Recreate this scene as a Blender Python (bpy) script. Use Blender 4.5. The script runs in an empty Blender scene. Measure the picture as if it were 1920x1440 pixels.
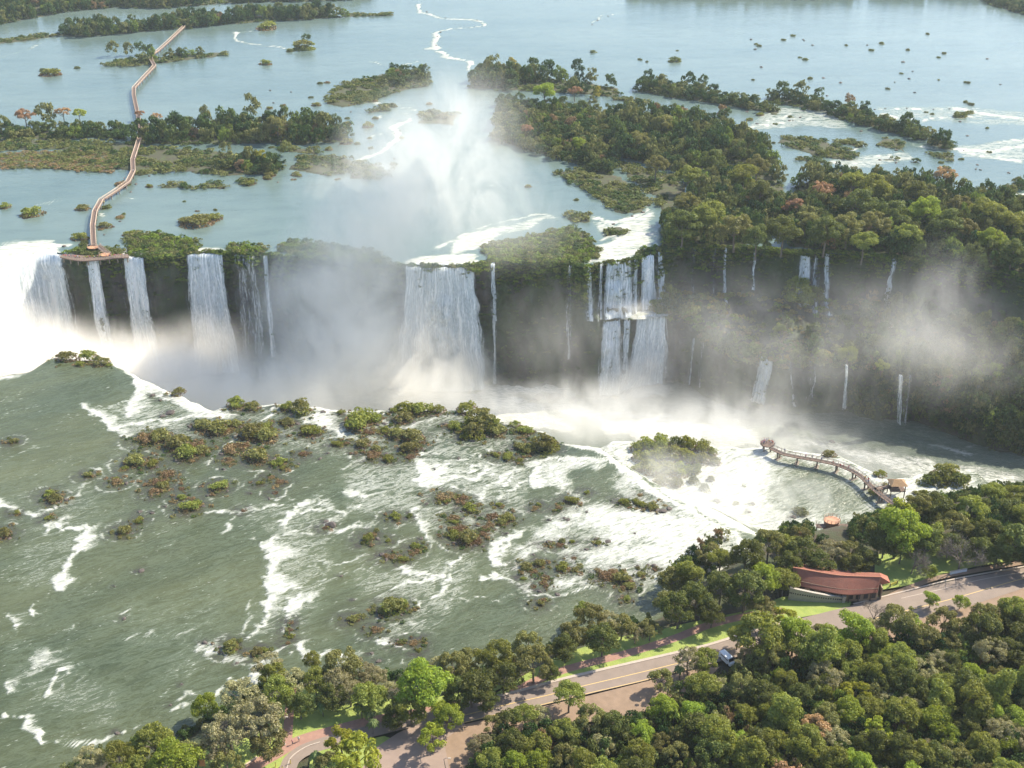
import bpy, math, random
import numpy as np
R = math.radians
# ------------------------------------------------------------------ camera
sc = bpy.context.scene
COL = sc.collection
CH, PITCH, F = 224.5, R(28.4), 2200.0          # camera height over the upper river, pitch, focal length in px of a 1920 px frame
cam = bpy.data.cameras.new('camera'); camo = bpy.data.objects.new('camera', cam); COL.objects.link(camo)
camo.location = (0, 0, CH); camo.rotation_euler = (math.pi/2 - PITCH, 0, 0)
cam.sensor_width = 36; cam.lens = F/1920*36; cam.clip_start = 1; cam.clip_end = 9000
sc.camera = camo
# ------------------------------------------------------------------ light
SAZ, SEL = R(31), R(43)                        # sun: azimuth from +X towards +Y, elevation
sundir = (math.cos(SEL)*math.cos(SAZ), math.cos(SEL)*math.sin(SAZ), math.sin(SEL))
world = bpy.data.worlds.new('World'); sc.world = world; world.use_nodes = True
wn = world.node_tree; wn.nodes.clear()
sky = wn.nodes.new('ShaderNodeTexSky'); sky.sky_type = 'NISHITA'; sky.sun_disc = False
sky.sun_elevation = SEL; sky.sun_rotation = math.pi/2 - SAZ
sky.air_density = 1.0; sky.dust_density = 1.0; sky.ozone_density = 1.5
bg = wn.nodes.new('ShaderNodeBackground'); bg.inputs[1].default_value = 0.15
wo = wn.nodes.new('ShaderNodeOutputWorld')
wn.links.new(sky.outputs[0], bg.inputs[0]); wn.links.new(bg.outputs[0], wo.inputs[0])
sl = bpy.data.lights.new('sun', 'SUN'); sl.energy = 5.0; sl.angle = R(0.5); sl.color = (1.0, 0.92, 0.76)
so = bpy.data.objects.new('sun', sl); COL.objects.link(so)
from mathutils import Vector
so.rotation_euler = Vector(sundir).to_track_quat('Z', 'Y').to_euler()
vs = sc.view_settings; vs.view_transform = 'Standard'; vs.look = 'None'; vs.gamma = 1; vs.use_curve_mapping = False; vs.exposure = 0.92
cy = sc.cycles; cy.use_denoising = True; cy.max_bounces = 8; cy.diffuse_bounces = 2; cy.glossy_bounces = 2; cy.transmission_bounces = 2
cy.volume_bounces = 6; cy.transparent_max_bounces = 12; cy.volume_step_rate = 0.6; cy.volume_max_steps = 128
cy.use_adaptive_sampling = True; cy.adaptive_threshold = 0.02
try: cy.denoiser = 'OPENIMAGEDENOISE'
except Exception: pass
# ------------------------------------------------------------------ projection helpers
sp, cp = math.sin(PITCH), math.cos(PITCH)
def ray(px, py):
    u = (px-960)/F; v = (720-py)/F
    return (u, cp + v*sp, -sp + v*cp)
def at(px, py, z=0.0):
    d = ray(px, py); t = (z-CH)/d[2]
    return (d[0]*t, d[1]*t)
def ats(pts, z=0.0):
    return np.array([at(p[0], p[1], p[2] if len(p) > 2 else z) for p in pts])
def to_px(x, y, z):
    x = np.asarray(x, float); y = np.asarray(y, float); z = np.asarray(z, float)-CH
    dep = y*cp - z*sp; up = y*sp + z*cp
    return 960 + F*x/dep, 720 - F*up/dep
def scale_at(px, py, z=0.0):                    # px per metre
    d = ray(px, py); return F/((z-CH)/d[2])
# ------------------------------------------------------------------ numeric helpers
_perm = np.random.RandomState(3).rand(256, 256)
def vnoise(x, y):
    xi = np.floor(x).astype(int); yi = np.floor(y).astype(int); fx = x-xi; fy = y-yi
    fx = fx*fx*(3-2*fx); fy = fy*fy*(3-2*fy)
    a = _perm[xi & 255, yi & 255]; b = _perm[(xi+1) & 255, yi & 255]; c = _perm[xi & 255, (yi+1) & 255]; d = _perm[(xi+1) & 255, (yi+1) & 255]
    return (a*(1-fx)+b*fx)*(1-fy) + (c*(1-fx)+d*fx)*fy
def fbm(x, y, o=4):
    s = 0; a = 0.5; n = 0
    for k in range(o):
        s = s + a*vnoise(x*2**k + 17.3*k, y*2**k + 5.1*k); n += a; a *= 0.5
    return s/n
def sstep(a, b, x):
    t = np.clip((x-a)/(b-a), 0, 1); return t*t*(3-2*t)
def seg_dist(P, line, vals=None, closed=False):
    """distance from points P (n,2) to a polyline; with vals also the value interpolated at the nearest point; and the offset vector, and the side"""
    line = np.asarray(line, float)
    if closed: line = np.vstack([line, line[:1]])
    best = np.full(len(P), 1e18); bv = np.zeros(len(P)); off = np.zeros((len(P), 2)); side = np.zeros(len(P))
    for i in range(len(line)-1):
        a = line[i]; d = line[i+1]-a; L = max(d @ d, 1e-9)
        t = np.clip(((P-a) @ d)/L, 0, 1); q = P - (a + t[:, None]*d); ds = (q*q).sum(1)
        m = ds < best; best[m] = ds[m]; off[m] = q[m]
        side[m] = (d[0]*q[m, 1]-d[1]*q[m, 0])
        if vals is not None: bv[m] = vals[i] + (vals[i+1]-vals[i])*t[m]
    return np.sqrt(best), bv, off, side
def inside(P, poly):
    poly = np.asarray(poly, float); r = np.zeros(len(P), bool); j = len(poly)-1
    for i in range(len(poly)):
        a, b = poly[i], poly[j]
        c = ((a[1] > P[:, 1]) != (b[1] > P[:, 1]))
        xx = (b[0]-a[0])*(P[:, 1]-a[1])/((b[1]-a[1]) if b[1] != a[1] else 1e-9) + a[0]
        r ^= c & (P[:, 0] < xx); j = i
    return r
# ------------------------------------------------------------------ mesh helpers
def mesh_np(name, V, Fq, mat=None, attrs=None, smooth=False, uv=None):
    me = bpy.data.meshes.new(name); V = np.asarray(V, np.float32); Fq = np.asarray(Fq, np.int32); k = Fq.shape[1]
    me.vertices.add(len(V)); me.vertices.foreach_set('co', V.ravel())
    me.loops.add(Fq.size); me.loops.foreach_set('vertex_index', Fq.ravel())
    me.polygons.add(len(Fq)); me.polygons.foreach_set('loop_start', np.arange(0, Fq.size, k, dtype=np.int32))
    me.polygons.foreach_set('loop_total', np.full(len(Fq), k, np.int32))
    if smooth: me.polygons.foreach_set('use_smooth', np.ones(len(Fq), bool))
    if uv is not None:
        l = me.uv_layers.new(name='UVMap'); l.data.foreach_set('uv', np.asarray(uv, np.float32)[Fq.ravel()].ravel())
    for n, a in (attrs or {}).items():
        at_ = me.attributes.new(n, 'FLOAT', 'POINT'); at_.data.foreach_set('value', np.asarray(a, np.float32))
    if mat: me.materials.append(mat)
    me.update(calc_edges=True); return me
def link(name, me, parent=None, loc=None):
    o = bpy.data.objects.new(name, me); COL.objects.link(o)
    if parent: o.parent = parent
    if loc is not None: o.location = loc
    return o
def tag(o, label=None, cat=None, group=None, kind=None):
    if label: o['label'] = label
    if cat: o['category'] = cat
    if group: o['group'] = group
    if kind: o['kind'] = kind
    return o
def empty(name, loc=(0, 0, 0), rz=0.0, s=1.0):
    o = bpy.data.objects.new(name, None); COL.objects.link(o); o.location = loc; o.rotation_euler = (0, 0, rz); o.scale = (s, s, s); o.empty_display_size = 0.5
    return o
def grid_faces(nr, nc, keep=None):
    i = np.arange(nr*nc).reshape(nr, nc)
    f = np.stack([i[:-1, :-1], i[:-1, 1:], i[1:, 1:], i[1:, :-1]], -1).reshape(-1, 4)
    return f if keep is None else f[keep.ravel()]
class MB:                                        # collects quads into ONE mesh
    def __init__(s): s.v = []; s.f = []; s.n = 0
    def add(s, V, Fs):
        s.v.extend([tuple(map(float, p)) for p in V]); s.f.extend([tuple(int(i)+s.n for i in q) for q in Fs]); s.n += len(V)
    def box(s, c, size, rz=0.0):
        x, y, z = [k/2 for k in size]; P = []
        for sx, sy, sz in ((-1,-1,-1),(1,-1,-1),(1,1,-1),(-1,1,-1),(-1,-1,1),(1,-1,1),(1,1,1),(-1,1,1)):
            a, b = sx*x, sy*y; P.append((c[0]+a*math.cos(rz)-b*math.sin(rz), c[1]+a*math.sin(rz)+b*math.cos(rz), c[2]+sz*z))
        s.add(P, [(0,3,2,1),(4,5,6,7),(0,1,5,4),(1,2,6,5),(2,3,7,6),(3,0,4,7)])
    def tube(s, path, radii, n=6, cap=True):
        path = [Vector(p) for p in path]; P = []
        for i, p in enumerate(path):
            d = (path[min(i+1, len(path)-1)] - path[max(i-1, 0)]).normalized()
            a = d.cross(Vector((0, 0, 1)) if abs(d.z) < .9 else Vector((1, 0, 0))).normalized(); b = d.cross(a)
            r = radii[i] if hasattr(radii, '__len__') else radii
            for k in range(n):
                t = 2*math.pi*k/n; P.append(p + a*math.cos(t)*r + b*math.sin(t)*r)
        Fs = [(i*n+k, i*n+(k+1) % n, (i+1)*n+(k+1) % n, (i+1)*n+k) for i in range(len(path)-1) for k in range(n)]
        if cap: Fs += [tuple(range(n-1, -1, -1)), tuple((len(path)-1)*n+k for k in range(n))]
        s.add(P, Fs)
    def prism(s, poly, z0, z1):
        n = len(poly); s.add([(p[0], p[1], z0) for p in poly]+[(p[0], p[1], z1) for p in poly],
              [tuple(range(n-1, -1, -1)), tuple(range(n, 2*n))]+[(i, (i+1) % n, n+(i+1) % n, n+i) for i in range(n)])
    def strip(s, line, width, z0, z1):            # a deck along a line of (x,y,z) with a height z0..z1 added
        L = [Vector(p) for p in line]; A = []
        for i, p in enumerate(L):
            d = (L[min(i+1, len(L)-1)]-L[max(i-1, 0)]); d.z = 0; d.normalize(); nrm = Vector((-d.y, d.x, 0))*width/2
            for q in (p-nrm, p+nrm): A.append((q.x, q.y, q.z+z0)); A.append((q.x, q.y, q.z+z1))
        Fs = []
        for i in range(len(L)-1):
            a = i*4; b = a+4
            Fs += [(a, a+2, b+2, b), (a+1, b+1, b+3, a+3), (a, b, b+1, a+1), (a+2, a+3, b+3, b+2)]
        Fs += [(0, 1, 3, 2), (len(A)-4, len(A)-2, len(A)-1, len(A)-3)]
        s.add(A, Fs)
    def mesh(s, name, mat, smooth=False):
        me = bpy.data.meshes.new(name); me.from_pydata(s.v, [], s.f); me.materials.append(mat)
        if smooth: me.polygons.foreach_set('use_smooth', [True]*len(me.polygons))
        me.update(); return me
    def build(s, name, mat, parent=None, smooth=False, loc=None): return link(name, s.mesh(name, mat, smooth), parent, loc)
# ------------------------------------------------------------------ materials
class NT:
    def __init__(s, name):
        s.m = bpy.data.materials.new(name); s.m.use_nodes = True; s.t = s.m.node_tree; s.t.nodes.clear()
        s.out = s.t.nodes.new('ShaderNodeOutputMaterial')
    def n(s, typ, ins=None, **kw):
        nd = s.t.nodes.new('ShaderNode'+typ)
        for k, v in kw.items(): setattr(nd, k, v)
        for k, v in (ins or {}).items(): s.set(nd, k, v)
        return nd
    def set(s, nd, k, v):
        i = nd.inputs[k]
        if isinstance(v, bpy.types.NodeSocket): s.t.links.new(v, i)
        elif isinstance(v, bpy.types.Node): s.t.links.new(v.outputs[0], i)
        else: i.default_value = v
    def math(s, op, a, b=0.0, clamp=False): return s.n('Math', {0: a, 1: b}, operation=op, use_clamp=clamp).outputs[0]
    def mix(s, f, a, b): nd = s.n('Mix', {0: f, 6: a, 7: b}, data_type='RGBA'); return nd.outputs[2]
    def ramp(s, f, a, b): return s.n('MapRange', {0: f, 1: a, 2: b, 3: 0.0, 4: 1.0}, clamp=True).outputs[0]
    def noise(s, vec, scale, detail=3.0, rough=0.55, dist=0.0):
        return s.n('TexNoise', {'Vector': vec, 'Scale': scale, 'Detail': detail, 'Roughness': rough, 'Distortion': dist}).outputs[0]
    def surf(s, sh): s.t.links.new(sh.outputs[0] if isinstance(sh, bpy.types.Node) else sh, s.out.inputs[0]); return s.m
def c3(r, g, b): return (r, g, b, 1.0)
def plain(name, col, rough=0.7, var=0.25, scale=2.0, bump=0.0, metal=0.0):
    t = NT(name); g = t.n('NewGeometry').outputs['Position']; nz = t.noise(g, scale, 4.0)
    c = t.mix(nz, c3(*[k*(1-var) for k in col]), c3(*[min(1, k*(1+var)) for k in col]))
    p = t.n('BsdfPrincipled', {'Base Color': c, 'Roughness': rough, 'Metallic': metal})
    if bump: t.set(p, 'Normal', t.n('Bump', {'Height': nz, 'Strength': bump, 'Distance': 0.2}).outputs[0])
    return t.surf(p)
# ================================================================== the lie of the land
LEDGE, GORGE = -18.0, -66.0
# far rim of the gorge (upper river level), near rim, shore of the near bank: all measured on the photograph, then put on their own level
far_rim = ats([(-60,548),(0,508),(40,486),(90,472),(118,480),(170,487),(240,481),(300,487),(350,477),(430,476),(500,480),(560,485),(650,492),(755,500),(820,503),(892,500),(925,492),(1000,495),(1060,492),(1095,503),(1140,494),(1200,486),(1245,474),(1300,462),(1400,466),(1500,474),(1560,474),(1670,482),(1800,500),(1940,520),(2200,545),(2700,600)])
near_rim = ats([(-420,905,0),(-330,800,0),(-200,740,0),(0,705,0),(60,690,0),(100,665,0),(215,680,0),(262,705,0),(330,738,0),(400,768,0),(440,752,0),(560,757,0),(620,765,0),(700,767,0),(860,765,0),(950,790,0),(1040,812,0),(1150,822,-18),(1250,826,-18),(1340,832,-18),(1440,836,-18),(1530,847,-18),(1575,853,-18),(1615,872,-18),(1665,895,-18),(1700,890,-18),(1760,882,-18),(1830,890,-20),(1875,935,-20),(2300,960,-20)])
far_rim = np.vstack([[(-900, 300), (-292, 300), (-274, 370), (-260, 450)], far_rim]); assert (np.diff(far_rim[:, 0]) > 0).all(), far_rim[:9]
drop_line = ats([(1030,800),(1060,818),(1130,850,-6),(1175,885,-6),(1235,930,-8),(1300,965,-9),(1370,1005,-9),(1440,1040,-9),(1700,1140,-9)])
drop_w = np.array([3, 4, 6, 8, 16, 26, 26, 26, 26.])
shore = [(-200,1520,0),(60,1480,0),(150,1425,0),(250,1395,0),(340,1375,0),(420,1325,0),(500,1285,0),(580,1262,0),(680,1262,0),(780,1265,0),(860,1262,0),(960,1235,0),(1050,1205,0),(1130,1175,0),(1230,1150,0),(1262,1110,-1),(1300,1080,-2),(1350,1040,-4),(1395,1015,-12),(1480,998,-18),(1560,985,-18),(1640,962,-18),(1720,945,-18),(1800,938,-24),(1860,932,-46),(1940,922,-64),(2150,912,-67),(2700,912,-67)]
SH = ats(shore); SHL = np.array([s[2] for s in shore], float)
LAND = np.vstack([SH, [(520, 380), (520, 40), (-420, 40), (-420, 150)]])
def far_y(x): return np.interp(x, far_rim[:, 0], far_rim[:, 1])
def near_y(x): return np.interp(x, near_rim[:, 0], near_rim[:, 1])
def river_z(P):
    d, w, _, side = seg_dist(P, drop_line, drop_w); s = np.where(side > 0, d, -d)
    return LEDGE*sstep(-w*0.4, w, s)
def land_z(P, edge=True):
    d, l, _, _ = seg_dist(P, SH, SHL); ins = inside(P, LAND)
    L = 11 - l*1.25; zl = l - 0.6 + (4.6 - l)*sstep(0, L, d) + 0.0
    return np.where(ins, zl, l - 0.6 - np.minimum(d*0.5, 3.0)), ins, d
def surf_near(P):
    z, ins, d = land_z(P); w = river_z(P)
    return np.where(ins, z, w)
def gz(x, y): return float(surf_near(np.array([[x, y]]))[0])
def drop_on(px, py, h=0.0):
    """the point of the near surface (plus h) that the photograph shows at px, py"""
    d = ray(px, py); t0 = (14+h-CH)/d[2]; t1 = (-70-CH)/d[2]; T = np.linspace(t0, t1, 240)
    P = np.stack([d[0]*T, d[1]*T], 1); z = CH + d[2]*T; g = surf_near(P)+h
    i = int(np.argmax(z <= g)); 
    return float(P[i, 0]), float(P[i, 1]), float(g[i]-h)
FLOW = np.array([0.86, 0.51])
# ------------------------------------------------------------------ water
def water_mat(name, deep, pale, rough, stretch, rot, bump, white=0.62, speck=0.0, sc_=1.0):
    t = NT(name); pos = t.n('NewGeometry').outputs['Position']; fo = t.n('Attribute', attribute_name='foam').outputs['Fac']
    mp = t.n('Mapping', {'Vector': pos, 'Rotation': (0, 0, rot), 'Scale': (stretch, 1, 0.35)}, vector_type='TEXTURE'); 
    mp = t.n('Mapping', {'Vector': pos, 'Rotation': (0, 0, -rot), 'Scale': (1.0, 1.0, 0.5)})
    mp2 = t.n('Mapping', {'Vector': mp, 'Scale': (1/stretch, 1.0, 1.0)})
    n1 = t.noise(mp2, 0.55*sc_, 6.0, 0.68, 0.6); n2 = t.noise(mp2, 0.13*sc_, 3.0, 0.55, 0.5); n3 = t.noise(pos, 1.9*sc_, 3.0, 0.7)
    nn = t.math('ADD', t.math('ADD', t.math('MULTIPLY', n1, 0.55), t.math('MULTIPLY', n2, 0.25)), t.math('MULTIPLY', n3, 0.20))
    rid = lambda v: t.math('SUBTRACT', 1.0, t.math('MULTIPLY', t.math('ABSOLUTE', t.math('SUBTRACT', v, 0.5)), 3.2))
    r1 = rid(t.noise(mp2, 0.33*sc_, 4.0, 0.6, 0.9)); r2 = rid(t.noise(mp2, 0.95*sc_, 4.0, 0.65, 0.6))
    tex = t.math('ADD', t.math('ADD', t.math('MULTIPLY', r1, 0.36), t.math('MULTIPLY', r2, 0.34)), t.math('MULTIPLY', nn, 0.30))
    m = t.math('ADD', t.math('MULTIPLY', fo, .95), t.math('MULTIPLY', tex, 1.15))
    mask = t.math('MULTIPLY', t.ramp(m, 1.20, 1.50), t.math('ADD', t.math('MULTIPLY', t.ramp(fo, 0.2, 0.9), .25), .75))
    soft = t.ramp(m, 0.95, 1.5)
    big = t.noise(t.n('Mapping', {'Vector': mp, 'Scale': (0.4, 1, 1)}), 0.02*sc_, 4.0, 0.6); bigr = t.ramp(big, 0.35, 0.68)
    col = t.mix(bigr, deep, pale)
    col = t.mix(t.math('MULTIPLY', t.ramp(t.noise(mp2, 0.2*sc_, 4.0), 0.45, 0.8), 0.35), col, c3(*[k*0.55 for k in deep[:3]]))  # darker streaks: shadows of waves painted into the water colour
    col = t.mix(t.math('MULTIPLY', soft, 0.45), col, c3(0.22, 0.27, 0.19))
    sh_ = t.n('Attribute', attribute_name='shoal').outputs['Fac']; col = t.mix(t.math('MULTIPLY', sh_, t.ramp(t.noise(pos, 0.45, 5, .7), .38, .6)), col, c3(.045, .038, .032))
    sub = t.mix(t.ramp(t.noise(mp2, 0.9*sc_, 4.0, 0.7), 0.35, 0.65), c3(white*0.42, white*0.45, white*0.36), c3(white, white*0.975, white*0.90))  # grey-green shading of the foam is put into its colour
    col = t.mix(mask, col, sub)
    if speck:
        sk = t.ramp(t.math('ADD', t.noise(mp2, 1.5*sc_, 2.0, 0.6), t.math('MULTIPLY', t.math('SUBTRACT', n2, 0.5), 0.5)), 0.70-0.02*speck, 0.80)
        col = t.mix(t.math('MULTIPLY', sk, 0.55), col, c3(0.62, 0.64, 0.55))
    h = t.math('ADD', t.math('MULTIPLY', tex, 1.0), t.math('MULTIPLY', mask, 0.8))
    bmp = t.n('Bump', {'Height': h, 'Strength': bump, 'Distance': 0.8})
    ro = t.math('ADD', t.math('MULTIPLY', mask, 0.75-rough), rough)
    p = t.n('BsdfPrincipled', {'Base Color': col, 'Roughness': ro, 'IOR': 1.33, 'Normal': bmp.outputs[0]})
    return t.surf(p)
def stroke(P, foam, pts, w, inten=1.0, trail=0.0, z=0.0, flow=FLOW):
    """raises foam along a line measured on the photograph; w and trail in px there"""
    L = ats(pts, z); s = scale_at(pts[len(pts)//2][0], pts[len(pts)//2][1], z); w = w/s; tr = max(trail/s, w*0.6)
    lo = L.min(0)-3*max(w, tr); hi = L.max(0)+3*max(w, tr)
    m = np.where((P[:, 0] > lo[0]) & (P[:, 0] < hi[0]) & (P[:, 1] > lo[1]) & (P[:, 1] < hi[1]))[0]
    if len(m) == 0: return
    Q = P[m]; d, _, off, _ = seg_dist(Q, L); a = off @ flow; b = np.abs(off @ np.array([-flow[1], flow[0]]))
    k = np.where(a > 0, np.sqrt((a/tr)**2 + (b/w)**2), d/w*1.5)
    foam[m] = np.maximum(foam[m], inten*np.exp(-k**1.5*0.9)*(.62+.62*fbm(Q[:, 0]*.35, Q[:, 1]*.6, 3)))
def region(P, foam, pts, inten, soft=4.0, z=0.0, mode='max'):
    L = ats(pts, z); d, _, _, _ = seg_dist(P, L, closed=True); s = np.where(inside(P, L), d, -d); k = sstep(-soft, soft, s)
    if mode == 'max': foam[:] = np.maximum(foam, inten*k)
    else: foam[:] = foam*(1-k*inten)
# near river -------------------------------------------------------
nx = 470; xs = np.linspace(-215, 235, nx); T = np.concatenate([np.arange(0, 160, 0.85), np.arange(160, 260, 1.15)]); nr = len(T)
X = np.repeat(xs[None], nr, 0); ry = near_y(xs) + (fbm(xs*0.12, xs*0+3)-0.5)*4; Y = ry[None]-T[:, None]
P = np.stack([X.ravel(), Y.ravel()], 1); Z = river_z(P).reshape(nr, nx)
for _ in range(14): Zp = np.pad(Z, 1, 'edge'); Z = (Zp[:-2, 1:-1]+Zp[2:, 1:-1]+Zp[1:-1, :-2]+Zp[1:-1, 2:]+Z*2)/6
Z = Z.ravel()
wp = P + np.stack([fbm(P[:, 0]*0.09, P[:, 1]*0.09)-0.5, fbm(P[:, 0]*0.09+40, P[:, 1]*0.09+9)-0.5], 1)*11 + np.stack([fbm(P[:, 0]*0.4, P[:, 1]*0.4, 2)-0.5, fbm(P[:, 0]*0.4+40, P[:, 1]*0.4+9, 2)-0.5], 1)*3.5
foam = np.zeros(len(P))
S = [([(-20,718),(30,703),(70,690),(105,668)],14,1,0),([(215,682),(245,705)],22,1,40),([(245,705),(262,735),(250,770)],20,1,70),([(262,705),(330,738),(400,768)],16,1,0),([(300,735),(350,765),(410,778)],24,1,20),
([(150,760),(190,785),(235,820)],8,.95,50),([(165,762),(240,748)],7,.8,30),([(220,800),(300,790),(380,778)],16,.9,40),([(250,815),(300,795)],10,.8,30),([(400,772),(520,760),(620,768),(700,772),(860,772)],12,1,0),
([(430,835),(480,795),(525,768)],9,1,14),([(380,865),(440,830)],8,.9,14),([(590,772),(600,800),(640,818)],22,1,50),([(560,775),(580,790)],14,.9,30),([(620,795),(650,830)],12,.7,60),([(690,780),(740,800),(860,782)],16,.75,30),([(700,800),(690,850),(740,870)],12,.7,30),
([(0,868),(30,850),(60,840)],5,.6,30),([(-10,942),(30,958),(70,968),(105,955)],12,1,26),([(105,950),(150,915),(185,885)],6,.75,18),([(185,890),(210,868)],4,.6,12),([(65,1002),(80,990)],10,1,70),([(100,985),(170,990)],10,.9,25),([(150,1000),(140,1035),(105,1065),(92,1098)],14,1,35),([(60,1148),(42,1135)],6,.8,20),([(40,1135),(90,1100)],5,.6,16),
([(10,1295),(8,1270)],7,.8,40),([(45,1235),(60,1260)],24,.62,60),([(90,1310),(95,1280),(110,1255)],9,.95,28),([(-10,1340),(30,1350),(60,1372),(100,1384),(150,1396),(180,1402)],9,1,24),([(180,1402),(215,1385),(240,1375)],7,.9,20),([(20,1180),(10,1150)],8,.6,30),([(120,1180),(160,1165)],5,.55,20),
([(225,1160),(260,1150)],4,.8,20),([(240,1200),(330,1180)],8,.5,50),([(380,1200),(420,1230),(440,1240)],14,.85,40),([(395,1215),(400,1190)],9,.9,20),([(335,1305),(350,1290)],6,.9,24),([(320,1330),(345,1310)],5,.8,12),([(390,1310),(440,1275),(480,1250)],9,1,24),([(470,1280),(465,1250),(500,1225)],12,1,40),
([(420,1000),(432,975),(500,955)],7,.8,50),([(430,965),(520,950)],6,.8,30),([(370,968),(470,962)],7,.85,30),([(520,985),(528,965),(560,945)],10,1,40),([(528,990),(560,1000)],5,.8,10),([(560,960),(600,945),(640,965)],10,.85,30),([(600,975),(615,1000)],8,.9,30),([(500,938),(540,930)],5,.7,25),
([(483,1012),(490,1035)],10,1,60),([(487,1040),(500,1060),(485,1085)],12,1,75),([(480,1088),(500,1110),(495,1140)],13,1,70),([(495,1140),(485,1165),(462,1185)],12,.95,45),([(535,1118),(550,1140),(540,1160)],11,1,50),([(470,1130),(450,1180)],9,.6,30),([(545,1205),(540,1225),(560,1245)],10,1,30),([(560,1245),(600,1225),(640,1240)],8,.9,30),([(540,1190),(530,1170)],6,.7,20),
([(570,1060),(640,1050)],8,.75,60),([(600,1090),(680,1060)],6,.6,40),
([(640,880),(660,870),(700,850)],8,.8,40),([(655,915),(690,930)],9,.9,40),([(770,862),(775,885),(800,915)],14,1,80),([(800,870),(870,862)],8,.85,80),([(800,915),(850,905),(900,893)],12,.95,60),([(850,890),(960,870)],8,.8,60),([(900,930),(920,905),(960,890)],9,.95,50),([(640,955),(680,945)],6,.8,30),([(640,1000),(665,990)],9,.9,34),([(780,965),(790,990),(800,1010)],9,.9,20),([(700,990),(740,985)],5,.6,30),
([(745,1060),(760,1072),(800,1074)],9,1,20),([(740,1105),(760,1090),(800,1075)],10,1,35),([(812,1110),(820,1085),(845,1050)],11,1,60),([(840,1120),(850,1105)],8,.7,20),([(845,1130),(930,1125)],6,.6,40),([(700,1165),(715,1155)],7,.9,20),([(690,1205),(705,1220),(735,1235)],9,.95,22),([(770,1130),(870,1120)],8,.5,40),([(745,1185),(790,1170)],9,.6,30),([(640,1100),(700,1090)],8,.45,60),
([(915,1062),(925,1030),(950,1000)],10,1,60),([(912,1078),(950,1090),(1000,1100)],9,1,10),([(920,1010),(940,980)],8,.9,50),([(1000,1100),(1070,1110),(1130,1095)],9,.9,6),([(1010,1130),(1000,1110)],7,.8,6),([(1030,1140),(1050,1138)],5,.6,20),([(1000,870),(1050,860),(1110,870)],12,1,60),([(950,905),(985,880)],7,.9,50),([(1010,880),(1000,905),(1020,925)],10,1,50),([(940,935),(960,915),(1010,905)],8,.9,30),
([(1055,816),(1095,832),(1130,850),(1165,880),(1190,905),(1235,930)],20,1.5,6),([(1225,920),(1300,962),(1370,1003),(1420,1025)],24,1.2,10),([(900,840),(930,855)],8,.8,30),([(1290,1110),(1320,1075),(1350,1045),(1385,1012)],24,1.1,14),([(600,1250),(640,1235)],9,.9,20),([(700,1255),(740,1245)],5,.6,20)]
for a in S: stroke(wp, foam, a[0], a[1]*(.85 if a[0][0][1] < 1100 else .62), a[2]*1.05, a[3]*1.2)
region(wp, foam, [(1010,860),(1110,858),(1160,880),(1215,930),(1280,950),(1400,990),(1400,1015),(1320,1060),(1290,1110),(1200,1100),(1130,1098),(1060,1104),(990,1092),(925,1070),(945,1020),(1000,1000),(1020,960),(1060,935),(1000,900)], 0.70, 5)
region(wp, foam, [(1090,965),(1200,940),(1300,965),(1400,1000),(1330,1045),(1280,1080),(1180,1060),(1100,1030)], .86, 6)
for q, k_ in (([(640,860),(1010,850),(1020,960),(930,1010),(780,1000),(640,960)], .47), ([(420,940),(640,930),(640,1010),(600,1200),(450,1200),(480,1010)], .42), ([(150,740),(420,765),(440,830),(300,850),(240,820)], .5), ([(0,920),(220,880),(190,1010),(110,1110),(0,1120)], .36), ([(0,1190),(130,1220),(260,1290),(240,1400),(0,1340)], .36), ([(640,1040),(920,1030),(900,1110),(860,1150),(780,1240),(680,1240)], .42), ([(400,765),(860,765),(1000,800),(1000,860),(700,870),(430,850)], .46), ([(120,1130),(420,1100),(460,1230),(300,1320),(200,1200)], .30)): region(wp, foam, q, k_, 9)
for q, k in (([(1070,885),(1150,882),(1165,920),(1180,948),(1110,945),(1075,915)],.8),([(1050,990),(1110,985),(1150,1000),(1100,1020)],.35),([(1000,1030),(1060,1020),(1075,1060),(1020,1085),(985,1060)],.75),([(1160,1020),(1220,1010),(1240,1030),(1180,1040)],.4),([(1060,1075),(1110,1060),(1130,1080)],.4),([(1010,930),(1060,925),(1050,950),(1010,955)],.7)): region(wp, foam, q, k, 3, mode='cut')
region(wp, foam, [(1040,800),(1180,890),(1235,930),(1300,960),(1390,1012),(1500,1000),(1720,950),(1850,940),(1830,888),(1700,888),(1530,846),(1440,834),(1340,830),(1180,824)], 0.74, 4, LEDGE)
region(wp, foam, [(1460,880),(1540,872),(1620,915),(1640,950),(1570,975),(1500,960),(1440,930)], .6, 9, LEDGE, 'cut')
region(wp, foam, [(1450,848),(1500,858),(1570,878),(1600,900),(1540,895),(1460,868)], .45, 4, LEDGE, 'cut')
region(wp, foam, [(100,676),(215,688),(230,740),(170,760),(0,735),(0,720)], .9, 4, mode='cut')
region(wp, foam, [(1140,845),(1200,880),(1260,915),(1330,952),(1430,995),(1450,1045),(1360,1025),(1270,980),(1200,935),(1140,880)], .98, 4, -9)
foam = np.clip(foam + (T[:, None]*np.ones((1, nx)) < 2.2).ravel()*0.5*(P[:, 0] > -160), 0, 1.15)
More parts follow.
